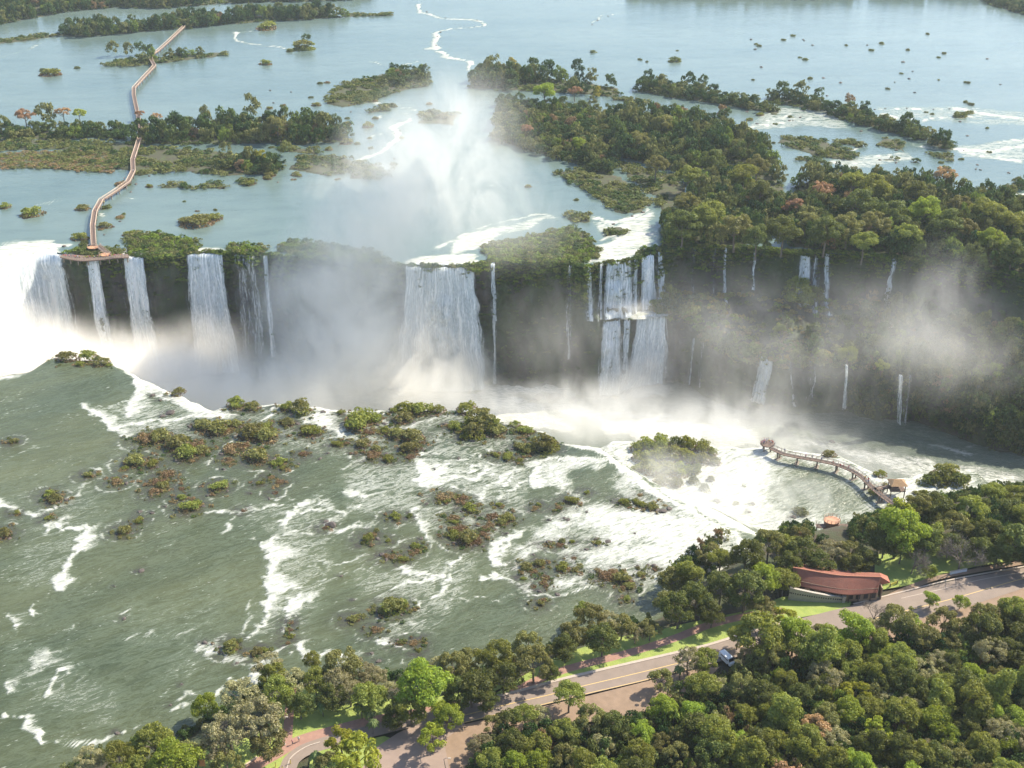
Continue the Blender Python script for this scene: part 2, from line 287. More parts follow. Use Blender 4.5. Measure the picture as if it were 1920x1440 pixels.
# whitecap texture all over the shoal water
foam = np.maximum(foam, 0.16 + 0.22*(fbm(P[:, 0]*0.035+7, P[:, 1]*0.035)-0.35))
Z = Z - 0.9*sstep(3.5, 0, np.repeat(T[:, None], nx, 1).ravel()) + 0.35*foam*(fbm(P[:, 0]*0.7, P[:, 1]*0.7, 3)-0.4)
li, lins, ld = land_z(P); keepv = ~(lins & (ld > 7) & (Z < li-0.6)).reshape(nr, nx)
kf = keepv[:-1, :-1] | keepv[1:, 1:] | keepv[1:, :-1] | keepv[:-1, 1:]
V = np.stack([P[:, 0], P[:, 1], Z], 1)
M_near = water_mat('near_river_water', c3(0.046, 0.060, 0.029), c3(0.086, 0.093, 0.040), 0.22, 3.4, math.atan2(FLOW[1], FLOW[0]), 0.5, speck=1.0)
tag(link('near_river', mesh_np('near_river', V, grid_faces(nr, nx, kf)[:, ::-1], M_near, {'foam': foam}, True)), kind='structure')
# water pouring over the near rim into the gorge, seen edge-on from here
sk_t = np.array([0, .6, 2, 6, 14, 28, 42, 56, 67.]); sy = np.array([0, .8, 1.6, 2.6, 3.8, 4.8, 5.4, 6, 6.4])
z0 = Z[:nx]; m = near_rim[25, 0]; xi = np.arange(nx)[xs < m]
VX = np.repeat(xs[None, xi], 9, 0); VY = ry[None, xi]+sy[:, None]; VZ = np.maximum(z0[None, xi]-sk_t[:, None], -68)
fo = np.clip(0.55+0.9*(fbm(VX*0.12, VX*0+1, 3)-0.4)+0*VY, 0, 1)
tag(link('near_falls_water', mesh_np('near_falls_water', np.stack([VX.ravel(), VY.ravel(), VZ.ravel()], 1), grid_faces(9, len(xi)), M_near, {'foam': fo.ravel()}, True)), kind='structure')
# far river --------------------------------------------------------
xs = np.sort(np.concatenate([np.linspace(-620, 620, 520), np.linspace(-295.3, -225.3, 140)])); nx = len(xs)
T = np.concatenate([np.arange(0, 30, 1.2), np.arange(30, 120, 2.2), np.arange(120, 700, 4.0), np.arange(700, 1600, 25), [1800, 2200, 2800, 3500]]); nr = len(T)
ryf = far_y(xs) + (fbm(xs*0.15, xs*0)-0.5)*3.0
X = np.repeat(xs[None], nr, 0)*(1+np.clip(T-1000, 0, 9e9)[:, None]/900); Y = ryf[None]*1.0+T[:, None]; P = np.stack([X.ravel(), Y.ravel()], 1)
ffoam = np.zeros(len(P)); ff = np.array([-0.8, -0.6])
wp = P + np.stack([fbm(P[:, 0]*0.05, P[:, 1]*0.05)-0.5, fbm(P[:, 0]*0.05+40, P[:, 1]*0.05+9)-0.5], 1)*12
for pts, w, k, tr in [([(783,8),(790,22),(830,34),(870,37),(905,40)],4,1,8),([(905,42),(908,48),(880,52),(845,53)],4,1,8),([(845,53),(822,62),(818,80),(818,92)],5,1,10),([(818,62),(820,90)],6,1,30),([(820,95),(850,108),(880,114),(888,120)],4,1,10),([(875,132),(882,122)],4,.8,8),([(760,120),(785,115)],4,.9,6),
([(700,115),(722,120)],4,.8,6),([(445,60),(445,75),(470,82),(540,92)],3,.95,6),([(440,62),(470,58)],3,.8,4),([(0,108),(30,100),(60,92),(68,85)],3,.8,5),([(1110,42),(1130,30),(1160,26)],3,.8,5),([(690,190),(730,200),(780,205)],5,.85,18),([(700,170),(720,180)],4,.8,10),([(775,222),(750,232),(740,248),(745,258)],6,1,14),([(745,258),(735,278),(710,290),(670,302)],6,1,10),([(710,215),(720,222)],3,.8,8),([(695,260),(715,250)],3,.7,8),([(790,265),(800,270)],3,.6,8),
([(1655,205),(1720,203),(1790,205)],4,1,20),([(1660,215),(1680,222)],5,.8,30),([(1740,225),(1800,222),(1860,215)],5,.8,30),([(1800,205),(1860,215),(1930,225)],6,.95,30),([(1790,280),(1850,285),(1930,275)],10,1,25),([(1800,285),(1850,295),(1920,300)],8,.95,10),([(1870,268),(1930,262)],6,.9,20),([(1395,240),(1440,232),(1520,222)],6,1,8),([(1440,225),(1490,215)],5,.9,8),([(1560,305),(1600,305),(1640,312)],6,.9,8),([(1630,295),(1700,285)],7,.9,10),([(1700,272),(1760,280)],6,.9,8),([(1590,285),(1620,275)],5,.7,6),([(1880,360),(1930,365)],5,.9,8),([(1480,285),(1520,292)],4,.6,6),
([(70,385),(110,378)],3,.75,8),([(10,455),(90,452)],10,.9,16),([(190,400),(200,412)],3,.8,6),([(240,372),(255,376)],3,.7,6),([(30,455),(130,460)],12,1,0),([(-60,520),(0,478),(60,458),(110,462)],16,1.1,0),([(345,470),(430,468)],6,.8,4),([(240,466),(280,476)],6,.9,2),
([(770,490),(820,478),(890,480)],16,1.1,0),([(830,460),(890,440),(950,430)],8,.95,12),([(900,430),(960,410),(1040,405)],5,.8,10),([(1000,405),(1050,410)],6,.9,6),([(1100,405),(1160,420),(1210,410)],10,1,6),([(1110,470),(1160,455),(1220,440)],16,1.1,0),([(1130,450),(1150,425),(1215,400)],8,.9,8),([(1195,380),(1220,400)],6,.9,6),([(1105,480),(1140,485),(1180,480)],10,1,0),([(1340,440),(1365,455)],4,1,0),([(880,350),(930,345)],5,.5,10),([(850,340),(870,332)],4,.6,10)]:
    stroke(wp, ffoam, pts, w, k, tr, 0.0, ff/np.hypot(*ff))
for q, k_ in (([(752,503),(765,484),(800,476),(850,474),(893,484),(900,502),(893,504)],1.0), ([(840,478),(860,450),(900,438),(950,428),(955,440),(900,470)],.7), ([(900,430),(1040,404),(1060,412),(940,445)],.55), ([(1098,500),(1112,470),(1150,448),(1215,430),(1228,455),(1200,478),(1150,494)],.72), ([(1110,410),(1165,425),(1225,395),(1225,430),(1150,450),(1120,440)],.66), ([(-60,560),(-60,500),(0,462),(60,452),(100,462),(122,480),(60,484),(0,505)],1.0), ([(346,478),(352,466),(425,464),(424,478)],.7), ([(226,482),(240,470),(275,472),(276,485)],.8), ([(1450,196),(1560,210),(1600,240),(1500,238),(1400,245),(1400,235)],.5), ([(1640,200),(1800,198),(1930,212),(1930,235),(1800,232),(1660,222)],.42), ([(1780,272),(1930,262),(1930,302),(1800,298)],.5), ([(1540,300),(1700,284),(1720,300),(1600,318)],.55), ([(690,185),(790,195),(780,235),(740,262),(720,235)],.32)): region(wp, ffoam, q, k_, 3)
ffoam = np.maximum(ffoam, 0.10)
V = np.stack([P[:, 0], P[:, 1], -0.5*sstep(2.5, 0, np.repeat(T[:, None], nx, 1).ravel())], 1)
M_far = water_mat('upper_river_water', c3(0.085, 0.13, 0.12), c3(0.125, 0.17, 0.15), 0.14, 3.0, 0.12, 0.22, sc_=0.55)
tag(link('upper_river', mesh_np('upper_river', V, grid_faces(nr, nx), M_far, {'foam': ffoam}, True)), kind='structure')
# gorge river ------------------------------------------------------
nx = 300; xs = np.linspace(-235, 420, nx); nr = 150; u = np.linspace(0, 1, nr)[:, None]
Yg = (near_y(xs)-12)[None]*(1-u) + (far_y(xs)+8)[None]*u; Yg = np.where(xs[None] > 150, (near_y(np.minimum(xs, 150))-40)[None]*(1-u)+(far_y(xs)+8)[None]*u, Yg)
X = np.repeat(xs[None], nr, 0); P = np.stack([X.ravel(), Yg.ravel()], 1); gf = np.full(len(P), 0.34)  # low base foam also stands for the cliff's shade on the water
wp = P + np.stack([fbm(P[:, 0]*0.07, P[:, 1]*0.07)-0.5, fbm(P[:, 0]*0.07+40, P[:, 1]*0.07+9)-0.5], 1)*14
gfl = np.array([0.97, -0.24])
for q, k, s in (([(-300,640),(300,690),(620,730),(900,735),(930,790),(500,780),(-300,800)],.95,8),([(880,735),(960,715),(1060,725),(1040,742),(960,740),(1100,790),(1200,835),(1440,840),(1400,800),(1250,782),(1100,762),(1010,755),(1090,820),(900,790)],1.0,6),([(1450,840),(1560,845),(1700,905),(1930,935),(1930,890),(1790,870),(1640,840),(1500,815)],.72,7),([(1080,730),(1260,715),(1260,745),(1100,750)],.8,5)): region(wp, gf, q, k, s, GORGE)  # foam, raised further where sunlit: light and shade put into its amount
for pts, w, k, tr in [([(975,718),(1060,722),(1120,735)],7,.95,10),([(1750,838),(1790,845)],8,.95,20),([(1795,832),(1900,826)],4,.75,10),([(1790,815),(1815,815)],3,.9,4),([(1895,810),(1920,795)],5,1,4),([(1560,828),(1580,838)],6,.9,16),([(1380,780),(1410,810)],5,.9,6)]: stroke(wp, gf, pts, w, k, tr, GORGE, gfl)
Zg = GORGE + 1.2*(fbm(P[:, 0]*0.12, P[:, 1]*0.2, 4)-0.5)
M_gorge = water_mat('gorge_river_water', c3(0.075, 0.095, 0.075), c3(0.11, 0.13, 0.095), 0.3, 2.5, -0.25, 0.8)
tag(link('gorge_river', mesh_np('gorge_river', np.stack([P[:, 0], P[:, 1], Zg], 1), grid_faces(nr, nx), M_gorge, {'foam': gf}, True)), kind='structure')
# ------------------------------------------------------------------ cliffs
def rock_mat(name, rock, moss, wet):
    t = NT(name); pos = t.n('NewGeometry').outputs['Position']; mp = t.n('Mapping', {'Vector': pos, 'Scale': (1, 1, 0.45)})
    n1 = t.noise(mp, 0.25, 6, 0.65); n2 = t.noise(mp, 0.06, 4, 0.6); n3 = t.noise(pos, 1.4, 4, 0.7)
    st = t.noise(t.n('Mapping', {'Vector': pos, 'Scale': (0.15, 0.15, 1)}), 0.5, 3, 0.5)
    col = t.mix(t.ramp(n1, .35, .7), rock, c3(*[k*0.45 for k in rock[:3]])); col = t.mix(t.math('MULTIPLY', t.ramp(st, .5, .62), .5), col, c3(0.05, 0.035, 0.028))
    g = t.mix(n3, moss, c3(moss[0]*1.7, moss[1]*1.5, moss[2]*1.2))
    col = t.mix(t.ramp(t.math('ADD', t.math('MULTIPLY', n2, .6), t.math('MULTIPLY', n3, .4)), wet, wet+.14), col, g)
    h = t.math('ADD', t.math('ADD', n1, t.math('MULTIPLY', n3, .5)), t.math('MULTIPLY', st, .6))
    return t.surf(t.n('BsdfPrincipled', {'Base Color': col, 'Roughness': .8, 'Normal': t.n('Bump', {'Height': h, 'Strength': .9, 'Distance': 1.2}).outputs[0]}))
M_cliff = rock_mat('cliff_rock', c3(0.085, 0.072, 0.06), c3(0.035, 0.055, 0.02), 0.42)
nx = 720; xs = np.concatenate([np.linspace(-230, 330, 640), np.linspace(332, 640, 80)]); s_ = np.linspace(0, 1, 120)
ryf = far_y(xs) + (fbm(xs*0.15, xs*0)-0.5)*3.0
x0 = at(1090, 500)[0]; x1 = at(1400, 500)[0]; x2 = at(1750, 500)[0]
wB = sstep(x0-6, x0+8, xs); wC = sstep(x0+40, x1, xs); wD = sstep(x2-20, x2+30, xs)
A = np.array([(0, .3, 1, 0), (.02, 0.6, -0.6, 0), (.12, -0.2, -10, 0), (.5, -2, -36, 0), (.9, -5, -63, 0), (1, -9, -70, 0)])     # s, dy, z
Bk = [0, .02, .10, .36, .42, .60, .66, .9, 1]
def prof(i):
    t = wC[i]; d = wD[i]
    z1 = -25; yl = -5-3*t-10*d; l2 = yl-(5+30*t+4*d); zz2 = -27-13*t-14*d
    z1 = -21.5
    pts = [(0, .3, .3), (.02, .6, -.6), (.10, -.3, -8), (.36, yl+1.5, z1), (.42, yl-2, z1-1.2), (.60, l2, zz2+1), (.66, l2-1.2, zz2-3), (.9, l2-4, -64), (1, l2-8, -70)]
    return np.array(pts)
DY = np.zeros((len(s_), len(xs))); DZ = np.zeros_like(DY)
for i in range(len(xs)):
    a0 = np.interp(s_, A[:, 0], A[:, 1]); a1 = np.interp(s_, A[:, 0], A[:, 2]); b = prof(i)
    b0 = np.interp(s_, b[:, 0], b[:, 1]); b1 = np.interp(s_, b[:, 0], b[:, 2])
    DY[:, i] = a0*(1-wB[i])+b0*wB[i]; DZ[:, i] = a1*(1-wB[i])+b1*wB[i]
XX = np.repeat(xs[None], len(s_), 0); dm = sstep(0.0, 0.06, s_)[:, None]
lay = DZ/8.5 + fbm(XX*0.03, DZ*0.02, 3)*2.6; lay = lay-np.floor(lay)
nz = (fbm(XX*0.09, DZ*0.035+50, 4)-0.47)*13 + (fbm(XX*0.4, DZ*0.25+9, 4)-0.5)*3.4 + (sstep(0, .25, lay)-sstep(.25, 1, lay)*.8)*1.5*np.clip(fbm(XX*.06+3, DZ*.05, 2)*2-.5, 0, 1)
YY = ryf[None]+DY - np.clip(nz, -2.5, 5.5)*dm
ZZ = DZ + (fbm(XX*0.2+5, YY*0.2, 4)-0.5)*5*dm*(1-sstep(.9, 1, s_)[:, None])
CL = (xs, s_, YY, ZZ)
tag(link('cliff', mesh_np('cliff', np.stack([XX.ravel(), YY.ravel(), ZZ.ravel()], 1), grid_faces(len(s_), len(xs))[:, ::-1], M_cliff, None, True)), kind='structure')
def cliff_pt(x, z=None, s=None):
    i = int(np.argmin(abs(xs_c-x))); col = ZZ[:, i]
    j = int(np.argmin(abs(s_-s))) if s is not None else int(np.argmin(abs(col-z)))
    return float(xs_c[i]), float(YY[j, i]), float(ZZ[j, i])
xs_c = xs
# wall under the near rim
xn = np.linspace(-215, 230, 240); sn = np.linspace(0, 1, 24); XN = np.repeat(xn[None], 24, 0); zt = river_z(np.stack([xn, near_y(xn)-1], 1))-1.2
ZN = zt[None]*(1-sn[:, None])+(-70)*sn[:, None]; YN = near_y(xn)[None]-1.5+sn[:, None]*4+(fbm(XN*.15, ZN*.1, 4)-.5)*3
tag(link('gorge_wall', mesh_np('gorge_wall', np.stack([XN.ravel(), YN.ravel(), ZN.ravel()], 1), grid_faces(24, 240), M_cliff, None, True)), kind='structure')
# ------------------------------------------------------------------ ground of the near bank, with its bed under the water
t = NT('forest_soil'); pos = t.n('NewGeometry').outputs['Position']
n1 = t.noise(pos, 0.15, 5, .6); n2 = t.noise(pos, 1.2, 4, .7)
colr = t.mix(t.ramp(n1, .4, .62), c3(.05, .035, .022), c3(.035, .055, .018)); colr = t.mix(t.math('MULTIPLY', n2, .6), colr, c3(.075, .065, .03))
M_soil = t.surf(t.n('BsdfPrincipled', {'Base Color': colr, 'Roughness': .95, 'Normal': t.n('Bump', {'Height': n2, 'Strength': .6, 'Distance': .5}).outputs[0]}))
gx = np.arange(-420, 521, 1.6); gy = np.arange(40, 480, 1.6); XX2, YY2 = np.meshgrid(gx, gy); P = np.stack([XX2.ravel(), YY2.ravel()], 1)
lz, lins, ld = land_z(P); keep = (lins | (ld < 5)).reshape(XX2.shape)
kf = keep[:-1, :-1] & keep[1:, 1:] & keep[1:, :-1] & keep[:-1, 1:]
tag(link('ground', mesh_np('ground', np.stack([P[:, 0], P[:, 1], lz], 1), grid_faces(len(gy), len(gx), kf), M_soil, None, True)), kind='structure')
# ================================================================== plants
def leaf_mat(name, dark, light, trans=0.3, hue=0.0):
    t = NT(name); g = t.n('NewGeometry'); oi = t.n('ObjectInfo').outputs['Random']; rnd = g.outputs['Random Per Island']
    col = t.mix(rnd, c3(*dark), c3(*light))
    val = t.math('ADD', t.math('MULTIPLY', oi, 0.6), 0.86)
    hs = t.n('HueSaturation', {'Color': col, 'Value': val, 'Hue': t.math('ADD', t.math('MULTIPLY', oi, 0.035), 0.4825), 'Saturation': 1.0})
    d = t.n('BsdfPrincipled', {'Base Color': hs, 'Roughness': .6, 'Specular IOR Level': .25}); tr = t.n('BsdfTranslucent', {'Color': t.mix(.5, hs.outputs[0], c3(light[0]*1.5, light[1]*1.5, light[2]*.5))})
    return t.surf(t.n('MixShader', {0: trans, 1: d, 2: tr}))
LM = {'L': leaf_mat('lime_leaves', (.14, .195, .025), (.28, .33, .05), .45), 'G': leaf_mat('green_leaves', (.10, .125, .024), (.26, .265, .06), .42),
      'D': leaf_mat('dark_leaves', (.052, .076, .02), (.155, .165, .042), .38), 'O': leaf_mat('olive_leaves', (.10, .11, .035), (.24, .22, .075), .36),
      'P': leaf_mat('pale_leaves', (.18, .165, .09), (.34, .31, .17), .34), 'Y': leaf_mat('yellow_leaves', (.17, .20, .02), (.34, .34, .05), .45),
      'R': leaf_mat('reddish_leaves', (.24, .13, .07), (.42, .26, .15), .3), 'B': leaf_mat('bare_twigs', (.10, .085, .075), (.20, .17, .15), .1),
      'T': leaf_mat('tan_grass', (.13, .085, .045), (.26, .17, .09), .25), 'K': leaf_mat('palm_fronds', (.06, .10, .03), (.16, .20, .07), .3)}
M_bark = plain('bark', (.16, .13, .10), .9, .35, 3.0, .5)
def leaf_quads(rng, C, N, size, flat=0.0):
    """leaf-sized faces at C facing roughly N"""
    n = len(C); N = N + rng.normal(0, .55, (n, 3)); N[:, 2] += flat; N /= np.linalg.norm(N, axis=1)[:, None]+1e-9
    a = np.cross(N, rng.normal(0, 1, (n, 3))); a /= np.linalg.norm(a, axis=1)[:, None]+1e-9; b = np.cross(N, a)
    s = size*rng.uniform(.6, 1.35, (n, 1)); w = s*rng.uniform(.45, .8, (n, 1))
    V = np.stack([C-a*s, C-b*w+N*w*.2, C+a*s, C+b*w+N*w*.2], 1).reshape(-1, 3)
    return V, np.arange(4*n).reshape(n, 4)
def crown_pts(rng, Rr, H, z0, clumps, leaves, cr=(.22, .42), shape='round', low=-.35):
    """clumps of leaves spread through a crown of radius Rr, height H, standing from z0"""
    cs = []; tries = 0
    while len(cs) < clumps and tries < 4000:
        tries += 1; v = rng.normal(0, 1, 3); v /= np.linalg.norm(v)
        if v[2] < low: continue
        rad = rng.uniform(.35, 1.0)**.5
        if shape == 'flat': v[2] *= .6
        if shape == 'tall': rad = rng.uniform(.4, 1)
        p = np.array([v[0]*Rr*rad, v[1]*Rr*rad, z0 + H*(.42+.5*v[2]*rad)]); cs.append(p)
    cs = np.array(cs); r = Rr*rng.uniform(cr[0], cr[1], len(cs)); w = r**2/np.sum(r**2); k = rng.choice(len(cs), leaves, p=w)
    v = rng.normal(0, 1, (leaves, 3)); v /= np.linalg.norm(v, axis=1)[:, None]; v[:, 2] = np.where(v[:, 2] < -.4, -v[:, 2]*.6, v[:, 2])
    rr = (r[k]*rng.uniform(.72, 1.08, leaves))[:, None]
    C = cs[k] + v*rr*np.array([1, 1, .8]); return C, v, cs, r
def trunk_mb(rng, h, r, cs, z0, lean=0.0, limbs=7):
    mb = MB(); top = Vector((rng.normal(0, .3), rng.normal(0, .3), z0)); p0 = Vector((0, 0, -1.2))
    mid = p0.lerp(top, .5) + Vector((rng.normal(0, .2), rng.normal(0, .2), 0)); mb.tube([p0, mid, top, top+Vector((0, 0, h*.2))], [r*1.25, r, r*.75, r*.3], 6)
    idx = rng.choice(len(cs), min(limbs, len(cs)), replace=False)
    for i in idx:
        e = Vector(cs[i]); s = mid.lerp(top, rng.uniform(.4, 1)); m = s.lerp(e, .5)+Vector((0, 0, .1*h*rng.uniform(-.3, .6))); mb.tube([s, m, e], [r*.5, r*.33, r*.12], 4)
    return mb
PROTO = {}
def proto_tree(kind, i, Rr, H, z0, clumps, leaves, size, cr=(.24, .42), shape='round', low=-.35, mat=None):
    rng = np.random.RandomState(hash((ord(kind[0])*97+i*13)) % 99991); C, N, cs, r = crown_pts(rng, Rr, H, z0, clumps, leaves, cr, shape, low)
    V, Fq = leaf_quads(rng, C, N, size); crown = mesh_np('crown', V, Fq, LM[mat or kind]); tr = trunk_mb(rng, H, max(.18, Rr*.06), cs, z0+H*.25).mesh('trunk', M_bark)
    PROTO.setdefault(kind, []).append((crown, tr, Rr, z0+H))
for i in range(3):
    proto_tree('L', i, 5.0, 8.0, 4.0, 34, 6000, .27, (.18, .38)); proto_tree('G', i, 5.0, 8.5, 4.5, 38, 6000, .28, (.18, .38))
    proto_tree('D', i, 5.0, 9.5, 4.0, 40, 6400, .28, (.18, .38), low=-.6); proto_tree('O', i, 5.0, 8.5, 4.0, 46, 6000, .25, (.14, .30))
    proto_tree('P', i, 5.0, 7.5, 3.8, 60, 5000, .21, (.11, .24)); proto_tree('Y', i, 5.0, 7.0, 5.0, 22, 2600, .34, (.18, .32))
    proto_tree('V', i, 3.6, 13.0, 2.0, 40, 6000, .27, (.3, .5), 'tall', -.8, 'G')          # tall, hung with creepers
    proto_tree('F', i, 5.6, 5.0, 8.5, 24, 2600, .34, (.18, .3), 'flat', -.1, 'O')
for i in range(2): proto_tree('R', i, 5.0, 6.5, 5.0, 26, 2400, .32, (.18, .32))
# leafless tree: branching twigs
def bare(i):
    rng = np.random.RandomState(70+i); mb = MB(); tw = []
    def grow(p, d, L, r, lev):
        q = p + d*L; mb.tube([p, p.lerp(q, .5)+Vector(rng.normal(0, L*.05, 3)), q], [r, r*.8, r*.6], 5 if lev < 2 else 3, cap=False)
        if lev >= 4: tw.append(q); return
        for k in range(4 if lev else 5):
            e = (d + Vector(rng.normal(0, .55, 3)) + Vector((0, 0, .12))).normalized(); grow(q, e, L*rng.uniform(.62, .8), r*.58, lev+1)
    grow(Vector((0, 0, -1)), Vector((0, 0, 1)), 4.0, .34, 0)
    tw = np.array(tw); k = rng.choice(len(tw), 2600); C = tw[k]+rng.normal(0, .55, (2600, 3)); V, Fq = leaf_quads(rng, C, rng.normal(0, 1, (2600, 3)), .20); V = V.reshape(-1, 4, 3); c = V.mean(1, keepdims=True)
    V[:, [1, 3]] = c + (V[:, [1, 3]]-c)*.22; crown = mesh_np('crown', V.reshape(-1, 3), Fq, LM['B']); PROTO.setdefault('B', []).append((crown, mb.mesh('trunk', M_bark), 5.0, 11.0))
bare(0); bare(1)
def palm(i):
    rng = np.random.RandomState(40+i); mb = MB(); mb.tube([(0, 0, -1), (.15, 0, 3.5), (.3, .1, 7.5)], [.22, .17, .14], 6); V = []; Fq = []
    for k in range(22):
        a = k*2.399; up = rng.uniform(.1, 1.1); L = rng.uniform(2.2, 3.0); P = []
        for s in np.linspace(0, 1, 7): P.append(np.array([.3+math.cos(a)*L*s*math.cos(up*.6), .1+math.sin(a)*L*s*math.cos(up*.6), 7.6+L*(s*math.sin(up)-1.05*s*s)]))
        side = np.array([-math.sin(a), math.cos(a), 0])
        for j in range(6):
            for sg in (-1, 1):
                w = .5*math.sin(math.pi*(j+1)/7.5)+.1; p, q = P[j], P[j+1]; n = len(V)
                V += [p, q, q+sg*side*w*.55+np.array([0, 0, -w*.5]), p+sg*side*w+np.array([0, 0, -w*.6])]; Fq.append((n, n+1, n+2, n+3))
    PROTO.setdefault('K', []).append((mesh_np('crown', V, Fq, LM['K']), mb.mesh('trunk', M_bark), 2.8, 8.5))
palm(0); palm(1)
# bushes: low mounds of leaves and stems (one mesh), some with a skirt of dry grass
BUSH = {}
def proto_bush(kind, i, Rr, H, leaves, size, mats, grass=0.0):
    rng = np.random.RandomState(ord(kind)*7+i); nc = 16; ang = rng.uniform(0, 6.28, nc); rad = Rr*np.sqrt(rng.uniform(0, 1, nc))*.75; cs = np.stack([np.cos(ang)*rad, np.sin(ang)*rad*.8, H*(.25+.45*(1-rad/Rr))*rng.uniform(.7, 1.3, nc)], 1)
    r = Rr*rng.uniform(.2, .4, nc); k = rng.choice(nc, leaves); v = rng.normal(0, 1, (leaves, 3)); v /= np.linalg.norm(v, axis=1)[:, None]; v[:, 2] = np.abs(v[:, 2])*.9-.15
    C = cs[k]+v*r[k][:, None]*rng.uniform(.6, 1.1, (leaves, 1))*np.array([1, 1, .8*min(1, H/Rr+.25)]); ns = int(leaves*.3); aa = rng.uniform(0, 6.28, ns); rr_ = Rr*np.sqrt(rng.uniform(0, 1, ns))*1.02; C[:ns] = np.stack([np.cos(aa)*rr_, np.sin(aa)*rr_*.85, rng.uniform(0, .35, ns)*H*(1.1-rr_/Rr)+.03], 1); C[:, 2] = np.maximum(C[:, 2], rng.uniform(0, .2, leaves))
    V, Fq = leaf_quads(rng, C, v, size); me = mesh_np('bush', V, Fq, LM[mats[0]])
    if len(mats) > 1:
        me.materials.append(LM[mats[1]]); me.polygons.foreach_set('material_index', ((np.hypot(C[:, 0], C[:, 1]) > Rr*grass) | (C[:, 2] < H*.16)).astype(np.int32))
    BUSH.setdefault(kind, []).append((me, Rr, H))
for i in range(4):
    proto_bush('g', i, 3.0, 2.6, 900, .27, 'GT', 1.15); proto_bush('o', i, 3.0, 2.6, 900, .27, 'OT', .95); proto_bush('r', i, 3.0, 1.3, 800, .22, 'TO', .8); proto_bush('t', i, 3.0, 4.4, 1300, .28, 'OG', .8); proto_bush('d', i, 3.0, 2.4, 900, .27, 'DO', 1.0)
# boulders
M_rock = plain('river_rock', (.075, .058, .048), .75, .5, 1.2, .8)
ROCKS = []
for i in range(5):
    import bmesh
    bm = bmesh.new(); bmesh.ops.create_icosphere(bm, subdivisions=2, radius=1); rng = np.random.RandomState(i+5); k = rng.normal(0, 1, (9, 3)); k /= np.linalg.norm(k, axis=1)[:, None]; dd = rng.uniform(.55, .95, 9)
    for v in bm.verts:
        p = np.array(v.co)
        for q in range(9):
            e = p @ k[q]
            if e > dd[q]: p = p - k[q]*(e-dd[q])
        v.co = Vector(p*np.array([1, .8, .55])+rng.normal(0, .025, 3))
    me = bpy.data.meshes.new('boulder'); bm.to_mesh(me); bm.free(); me.materials.append(M_rock); ROCKS.append(me)
rs = random.Random(11)
THINGS = []     # (object, base words, category, px, py) for the labels
def put_tree(kind, px, py, wpx, crown=True, hsc=1.0, z=None, group=None, where=None):
    """one tree whose crown centre the photograph shows at px, py, wpx wide"""
    pr = rs.choice(PROTO[kind]); hc = 6.5
    for _ in range(2):
        if where is not None: x, y, g = where
        elif z is not None: x, y = at(px, py, z+hc); g = z
        else: x, y, g = drop_on(px, py, hc)
        s = (wpx/scale_at(px, py, g+hc))/(2*pr[2]); s = max(.3, s); hc = pr[3]*s*hsc*.62
    name = {'K': 'palm_tree', 'B': 'bare_tree'}.get(kind, 'tree')
    root = empty(name, (x, y, g), rs.uniform(0, 6.28), s); root.scale = (s, s, s*hsc)
    link('crown', pr[0], root); link('trunk', pr[1], root); THINGS.append((root, kind, px, py, wpx, group or 'tree')); return root
def put_bush(kind, px, py, wpx, z=0.0, hs=1.0, group=None):
    me, Rr, H = rs.choice(BUSH[kind]); x, y = at(px, py+ (2 if z == 0 else 0), z); s = wpx/scale_at(px, py, z)/(2*Rr)
    o = link('bush', me, None, (x, y, z-.1)); o.rotation_euler = (0, 0, rs.uniform(0, 6.28)); sz = s*hs*.85*(min(1.0, (2.2/s)**.3) if s > 1 else 1.0); o.scale = (s*1.08, s*1.0, max(sz, .3)); THINGS.append((o, kind, px, py, wpx, group or 'bush')); return o
def put_rock(px, py, wpx, z=0.0):
    x, y = at(px, py, z); s = wpx/scale_at(px, py, z)/2; o = link('boulder', rs.choice(ROCKS), None, (x, y, z-.1*s)); o.scale = (s, s, s*1.0); o.rotation_euler = (rs.uniform(-.2, .2), rs.uniform(-.2, .2), rs.uniform(0, 6.28)); THINGS.append((o, 'k', px, py, wpx, 'rock')); return o
